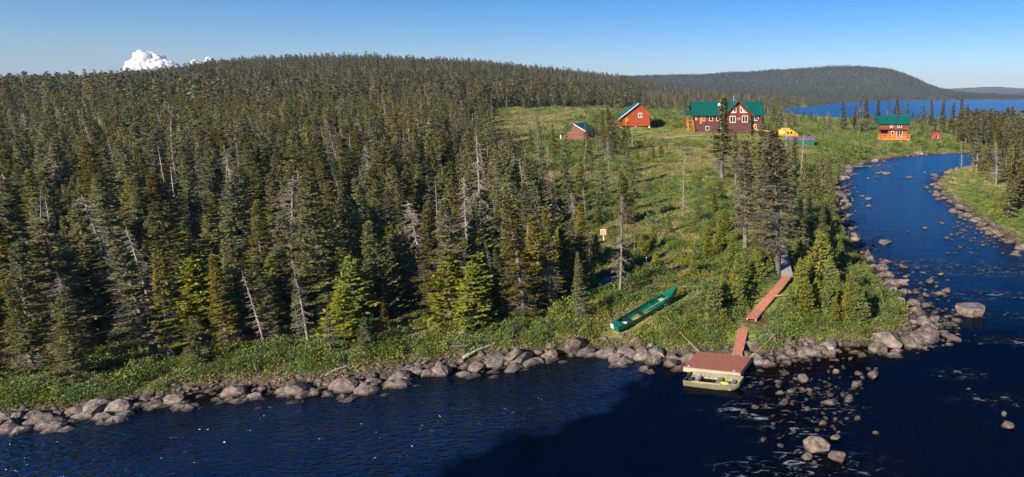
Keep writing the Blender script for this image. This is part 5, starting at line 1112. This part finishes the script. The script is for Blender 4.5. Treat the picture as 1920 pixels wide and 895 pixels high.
def walkway(name, pts, w, m_, label, nper=.16, rail=True):
    o = empty(name, pts[0], 0, label, "walkway"); b_ = MB(); rl_ = MB(); o0 = Vector(pts[0])
    for a, c in zip(pts[:-1], pts[1:]):
        a = Vector(a)-o0; c = Vector(c)-o0; d = c-a; L = d.length; T = Matrix.Translation(a) @ d.to_track_quat('X','Z').to_matrix().to_4x4(); n = max(1, int(L/nper))
        for k in range(n): b_.box(L*k/n+.008, L*(k+1)/n-.008, -w/2+random.uniform(-.012,.012), w/2, -.035, random.uniform(-.004,.004), T)
        for sgn in (-1,1): rl_.box(0, L, sgn*w*.42-.04, sgn*w*.42+.04, -.17, -.037, T)
    b_.build("planks", m_, o); rl_.build("bearer", M['wood'], o); return o
gw = walkway("gangway", [(gang[0][0], gang[0][1], .56), (gang[1][0], gang[1][1], .92)], 0.0285*24, M['deck_red'], "straight red-brown boarded gangway joining floating dock and stony bank", .14)
for o_ in gw.children:
    if o_.name.startswith("planks"): o_.data.materials[0] = M['walk_red']
P = [p_+Vector((0,0,.24)) for p_ in walk_red]; P[-1].z += .15
walkway("red_boardwalk", P, .78, M['walk_red'], "orange-red plank boardwalk curving up through the shrubs to the grey one", .26)
P2 = [P[-1]+Vector((.02,.02,-.045))]+[p_+Vector((0,0,.45)) for p_ in walk_grey[1:]]
walkway("grey_boardwalk", P2, .95, M['grey_boards'], "weathered grey plank boardwalk beside the tall spruce's bare trunk", .2)
pl_ = empty("loose_plank", on_ground(1462, 556)+Vector((.25,-.1,.12)), R(25), "short pale plank lying beside the orange-red boardwalk", "plank")
MB().box(-.7,.7,-.08,.08,0,.05).build("board", M['wood'], pl_)

# ------------------------------------------------------------------ hulls
def hull(name, secs, m_, par, th=.03, deck_in=None, close_bow=False):
    """secs: list of (x, [(y,z)...]) half profiles from keel to gunwale; a mirrored shell with thickness"""
    n = len(secs[0][1]); V=[]; Fc=[]
    for x_, pr in secs:
        for y_, z_ in reversed(pr): V.append((x_, -y_, z_))
        for y_, z_ in pr[1:] if abs(pr[0][0]) < 1e-6 else pr: V.append((x_, y_, z_))
    m = len(V)//len(secs)
    for i_ in range(len(secs)-1):
        for k in range(m-1): Fc.append((i_*m+k, i_*m+k+1, (i_+1)*m+k+1, (i_+1)*m+k))
    Fc.append(tuple(range(m))[::-1]); Fc.append(tuple((len(secs)-1)*m+k for k in range(m)))
    o = mesh_obj(name, V, Fc, m_, par, smooth=False); sd = o.modifiers.new("thick", 'SOLIDIFY'); sd.thickness = th; sd.offset = 1; sd.use_even_offset = False
    if len(m_) > 1 if isinstance(m_, list) else False: sd.material_offset = 1
    return o
# aluminium jon boat moored alongside
A_ = Vector((*at_z(1279, 714, .42), 0)); B_ = Vector((*at_z(1386, 718, .42), 0)); ang = math.atan2(ux.y, ux.x); BL = (B_-A_).length*1.0
bx = 1.45; bc = A_+ux*BL/2+uy*(bx/2-.02)
front_edge = c0-uy*(Ly/2); gap = (front_edge-bc).dot(uy); bc = bc+uy*(gap-bx/2-.14)
jon = empty("aluminium_boat", (bc.x, bc.y, -.02), ang, "open tan and green flat-bottomed aluminium boat moored against the red dock", "boat")
def jp(w_, zb, zt_): return [(0, zb), (w_*.78, zb), (w_*.92, zb+(zt_-zb)*.45), (w_, zt_)]
hbw = bx/2; h0 = BL/2
hull("hull", [(-h0, jp(hbw*.94,-.10,.35)), (-h0+.05, jp(hbw*.95,-.12,.35)), (-h0*.3, jp(hbw,-.12,.35)), (h0*.3, jp(hbw,-.12,.37)), (h0*.65, jp(hbw*.93,-.05,.40)), (h0*.88, jp(hbw*.78,.12,.43)), (h0, jp(hbw*.66,.28,.46))], M['jon_out'], jon)
MB().tube([(-h0,-hbw*.94,.36),(-h0*.3,-hbw,.36),(h0*.3,-hbw,.38),(h0*.65,-hbw*.93,.41),(h0*.88,-hbw*.78,.44),(h0,-hbw*.66,.47),(h0,hbw*.66,.47),(h0*.88,hbw*.78,.44),(h0*.65,hbw*.93,.41),(h0*.3,hbw,.38),(-h0*.3,hbw,.36),(-h0,hbw*.94,.36),(-h0,-hbw*.94,.36)], .028, 6, cap=False).build("gunwale", M['jon_out'], jon)
MB().box(-h0+.06, h0*.62, -hbw*.73, hbw*.73, -.085, -.06).build("floor_boards", M['jon_in'], jon)
for x_, w_, l_ in ((-h0+.62,.30,.9),(h0*.15,.32,.93),(h0*.66,.26,.84)): MB().box(x_-w_/2, x_+w_/2, -hbw*l_, hbw*l_, -.06, .20).build("bench", M['seat_grey'], jon, bev=.015)
MB().box(-h0+.06, -h0+.62, hbw*.1, hbw*.88, -.06, .22).build("stern_locker", M['cream'], jon)
rb_ = MB()
for k in range(9):
    x_ = -h0*.7+k*h0*.17
    for sgn in (-1,1): rb_.beam((x_, sgn*hbw*.76, -.08), (x_, sgn*hbw*.965, .31), .03)
rb_.build("hull_rib", M['cream'], jon)
om = empty("outboard_motor", jon.matrix_world @ Vector((0,0,0)), ang, "small black outboard motor lying in the stern of the aluminium boat", "outboard motor")
JB = Matrix.Translation(jon.location) @ Matrix.Rotation(ang, 4, 'Z')
om.location = JB @ Vector((-h0+.28, -.12, .02)); MB().box(-.16,.16,-.12,.12,.05,.34).build("cowl", M['dark'], om, bev=.04); MB().tube([(.1,0,.15),(.5,-.05,.06)], [.05,.035], 8).build("shaft", M['dark'], om); MB().tube([(-.1,0,.3),(-.05,.32,.36)], .02, 6).build("tiller", M['dark'], om)
orr = empty("oar", JB @ Vector((-h0+.45, -hbw*.62, .27)), ang+R(-1), "pale wooden oar lying along the boat's river side", "oar"); MB().tube([(0,0,0),(1.35,0,.03)], .022, 8).build("shaft", M['wood'], orr); MB().box(1.35,1.8,-.06,.06,.02,.045).build("blade", M['wood'], orr)
bg_ = empty("dry_bag", JB @ Vector((h0*.40, -.05, -.02)), ang, "yellow-green bag lying on the floor near the aluminium boat's bow", "bag"); MB().tube([(-.28,0,.12),(-.2,0,.15),(.2,0,.15),(.27,0,.12)], [.08,.15,.16,.09], 10).build("sack", M['bagy'], bg_, smooth=True); MB().tube([(-.1,0,.31),(0,.05,.36),(.1,0,.31)], .015, 6).build("strap", M['dark'], bg_)
fk = empty("fuel_tank", JB @ Vector((-h0+.22, -hbw*.62, -.05)), ang, "small blue fuel tank in the stern corner of the aluminium boat", "fuel tank"); M['blue'] = mat("blue_plastic", (.03,.10,.35), (.02,.08,.28), 3, .4, .4); MB().box(-.14,.14,-.1,.1,0,.24).build("tank", M['blue'], fk, bev=.03); MB().tube([(0,0,.24),(0,0,.28)], .035, 8).build("cap", M['dark'], fk)

# long green square-stern canoe
d_ = can_b-can_a; L = d_.length*1.02; can_root = can_a.lerp(can_b, .5); pitch = math.atan2(d_.z, math.hypot(d_.x, d_.y)); angc = math.atan2(d_.y, d_.x)
print("canoe", L, pitch)
can = empty("green_canoe", can_root+Vector((0,0,.22)), 0, "long dark green canoe with white stern corner, drawn up on the bank's grass", "canoe"); can.rotation_euler = (R(7), -pitch, angc); can.rotation_mode = 'XYZ'
hl_ = L/2
def cpz(w_, zb, zt_): return [(0, zb), (w_*.55, zb+.03), (w_*.9, zb+(zt_-zb)*.4), (w_, zt_)]
secs = [(-hl_, cpz(.36,.06,.50)), (-hl_+.6, cpz(.46,0,.48)), (-hl_*.5, cpz(.56,-.03,.46)), (0, cpz(.58,-.03,.46)), (hl_*.4, cpz(.52,-.02,.50)), (hl_*.7, cpz(.36,.03,.60)), (hl_*.9, cpz(.15,.16,.78)), (hl_, cpz(.03,.42,.95))]
hull("hull", secs, M['canoe'], can, .025)
gw_ = [(x_, pr[-1][0], pr[-1][1]) for x_, pr in secs]
MB().tube([(x_, y_, z_) for x_, y_, z_ in gw_], .03, 6).build("gunwale", M['canoe'], can); MB().tube([(x_, -y_, z_) for x_, y_, z_ in gw_], .03, 6).build("gunwale", M['canoe'], can)
MB().add([(hl_*.62,-.41,.575),(hl_*.62,.41,.575),(hl_*.9,.15,.79),(hl_-.02,0,.955),(hl_*.9,-.15,.79)], [(0,1,2,3,4)]).build("bow_deck", M['canoe'], can)
MB().box(-hl_-.02, -hl_+.5, -.38, .38, .46, .50).build("stern_deck", M['canoe'], can); MB().box(-hl_-.07, -hl_-.03, .10, .38, .22, .54).build("transom_pad", M['white'], can)
for x_ in (-hl_*.62, -hl_*.25, hl_*.18, hl_*.5): MB().box(x_-.11, x_+.11, -.50, .50, .33, .37).build("seat", M['canoe'] if x_ > 0 else M['dark'], can)
bpy.context.view_layer.update()
CMx = Matrix.LocRotScale(can.location, can.rotation_euler, None)
def incan(name, p, label, cat): o = empty(name, CMx @ Vector(p), 0, label, cat); o.rotation_euler = can.rotation_euler; return o
pa = incan("setting_pole", (-.5, -.15, .40), "long pale pole lying in the green canoe", "pole"); MB().tube([(0,0,0),(2.6,.1,.02)], .022, 6).build("shaft", M['wood'], pa); MB().tube([(2.6,.1,.02),(2.72,.105,.02)], [.03,.015], 6).build("tip", M['steel'], pa)
pa = incan("paddle", (-1.5, -.12, .10), "tan wooden paddle on the green canoe's floor", "paddle"); MB().box(0,.62,-.13,.13,0,.03).build("blade", M['wood'], pa, bev=.01); MB().tube([(.6,0,.02),(1.5,.06,.05)], .02, 6).build("shaft", M['wood'], pa)
pa = incan("bailer", (-hl_+.95, .05, .02), "small white bailer in the canoe's stern", "bailer"); MB().tube([(0,0,0),(0,0,.2)], [.10,.14], 10).build("cup", M['pvc'], pa); MB().tube([(0,.13,.1),(0,.3,.16)], .02, 6).build("handle", M['pvc'], pa)
pa = incan("cushion", (hl_*.5, .05, .38), "pale cushion on the canoe's forward seat", "cushion"); MB().box(-.18,.18,-.2,.2,0,.08).build("pad", M['cream'], pa, bev=.03)

# ropes
def rope(name, pts, rad, m_, label, sag=.3):
    P = []
    for a, b_ in zip(pts[:-1], pts[1:]):
        a = Vector(a); b_ = Vector(b_)
        for k in range(9): t_ = k/8; p_ = a.lerp(b_, t_); p_.z -= sag*4*t_*(1-t_); P.append(p_)
    o = MB().tube(P, rad, 6).build(name, m_, smooth=True); return prop(o, label, "rope")
DM = Matrix.Translation(dock.location) @ Matrix.Rotation(ang, 4, 'Z')
g1_ = on_ground(1249, 607); g2_ = on_ground(1466, 627); g3 = on_ground(1322, 550)
rope("mooring_rope", [g1_+Vector((0,0,.55)), DM @ Vector((-Lx/2+.1, Ly/2-.05, zd+.01))], .018, M['rope_y'], "yellow mooring rope from the grassy bank to the dock's upper left corner", .05)
rope("mooring_rope", [g2_+Vector((0,0,.5)), DM @ Vector((Lx/2-.1, Ly/2-.05, zd+.01))], .016, M['rope_y'], "dull yellow mooring rope over the boulders past the gangway", .08)
bow = CMx @ Vector((hl_, 0, .9)); rope("bow_line", [bow, g3+Vector((0,0,.6))], .018, M['wood'], "thin pale line from the green canoe's bow to the shrubs", .05)

# tyre on the shore
ty_ = empty("old_tyre", on_ground(1219, 655)+Vector((0,0,.22)), 0, "old white-walled tyre filled with stones at the water's edge by the canoe", "tyre"); ty_.rotation_euler = (R(28), R(6), 0)
def torus(R_, r_, z_sc=1, n=28, m=10): return [((R_+r_*math.cos(b_))*math.cos(a), (R_+r_*math.cos(b_))*math.sin(a), r_*math.sin(b_)*z_sc) for a in np.linspace(0,2*math.pi,n,endpoint=False) for b_ in np.linspace(0,2*math.pi,m,endpoint=False)], [(i_*m+k, ((i_+1) % n)*m+k, ((i_+1) % n)*m+(k+1) % m, i_*m+(k+1) % m) for i_ in range(n) for k in range(m)]
V, Fc = torus(.27, .11, 1.0); mesh_obj("tread", V, Fc, M['dark'], ty_, smooth=True)
V, Fc = torus(.25, .032, .5); o_ = mesh_obj("white_ring", V, Fc, M['cream'], ty_, smooth=True); o_.location = (0,0,.085)
g_ = bmesh.new(); bmesh.ops.create_icosphere(g_, subdivisions=3, radius=.19); me = bpy.data.meshes.new("fill"); 
for v in g_.verts: v.co.z *= .35; v.co *= 1+random.uniform(-.06,.06)
g_.to_mesh(me); g_.free(); me.materials.append(M['gravel']); o_ = bpy.data.objects.new("stone_fill", me); COL.objects.link(o_); o_.parent = ty_

# notice board, tarp, blue post
nb = empty("notice_board", on_ground(1132, 452), R(12), "salmon-pink square board on a short post among the dark firs", "board"); s = .045
MB().box(-.26,.26,-.03,.03,.62,1.22).build("panel", M['salmon'], nb); MB().box(-.045,.045,.03,.10,-.2,1.15).build("post", M['white'], nb); MB().box(-.29,.29,-.045,-.03,1.2,1.25).box(-.29,-.25,-.045,-.03,.6,1.2).box(.25,.29,-.045,-.03,.6,1.2).build("border", M['white'], nb)
g_ = on_ground(1150, 533); V=[];Fc=[];nx=14;ny=10
for a in range(nx):
    for b_ in range(ny):
        u, v_ = a/(nx-1)-.5, b_/(ny-1)-.5; hgt = .42*math.exp(-((u*2.4)**2+(v_*2.6)**2))*(1+.35*math.sin(u*17+v_*9)+.25*math.sin(v_*21)); V.append((u*2.2, v_*1.3, hgt+.12))
Fc = [(a*ny+b_, (a+1)*ny+b_, (a+1)*ny+b_+1, a*ny+b_+1) for a in range(nx-1) for b_ in range(ny-1)]
tp = mesh_obj("blue_tarp", V, Fc, M['tarp'], smooth=False); tp.location = g_; tp.rotation_euler = (0,0,R(-8)); prop(tp, "crumpled blue-grey tarp in the shade beside the shore spruces", "tarp"); sd = tp.modifiers.new("t", 'SOLIDIFY'); sd.thickness = .02
bp = empty("marker_post", on_ground(1213, 515), 0, "thin blue marker post in the shrubs uphill of the canoe", "post"); MB().tube([(0,0,-.2),(.03,0,1.5)], .03, 8).build("pole", M['blue'], bp); MB().tube([(.03,0,1.5),(.03,0,1.56)], .045, 8).build("cap", M['white'], bp)
# driftwood
for k, (a, b_, r_, lb) in enumerate([((868,678),(935,650),.10,"thick tan driftwood log slanting over stones left of the angular boulder"),((818,662),(900,652),.07,"long grey driftwood pole lying level along the shaded shore"),((905,640),(862,632),.05,"thin bleached branch resting on the green bank"),((560,668),(535,690),.06,"short grey log among the middle shore's stones"),((1425,560),(1402,572),.04,"weathered stick beside the boardwalk's lower end"),((665,690),(610,716),.06,"dark driftwood pole on the middle shore")]):
    A_ = on_ground(*a)+Vector((0,0,.22)); B_ = on_ground(*b_)+Vector((0,0,.35)); root = empty("driftwood_log", A_, 0, lb, "driftwood"); dd = B_-A_
    P = [dd*t_+Vector((0,0,.06*math.sin(t_*5+k)))+Vector((.05*math.sin(t_*9+k),0,0)) for t_ in np.linspace(0,1,7)]
    MB().tube(P, [r_*(1.15-.55*t_) for t_ in np.linspace(0,1,7)], 7).build("stem", M['dead'], root, smooth=True)
    br_ = MB()
    for t_ in (.35,.6,.85): o0 = dd*t_; br_.tube([o0, o0+Vector((random.uniform(-.3,.3), random.uniform(-.3,.3), random.uniform(.15,.4)))], [r_*.4, r_*.15], 5)
    br_.build("branch", M['dead'], root, smooth=True)
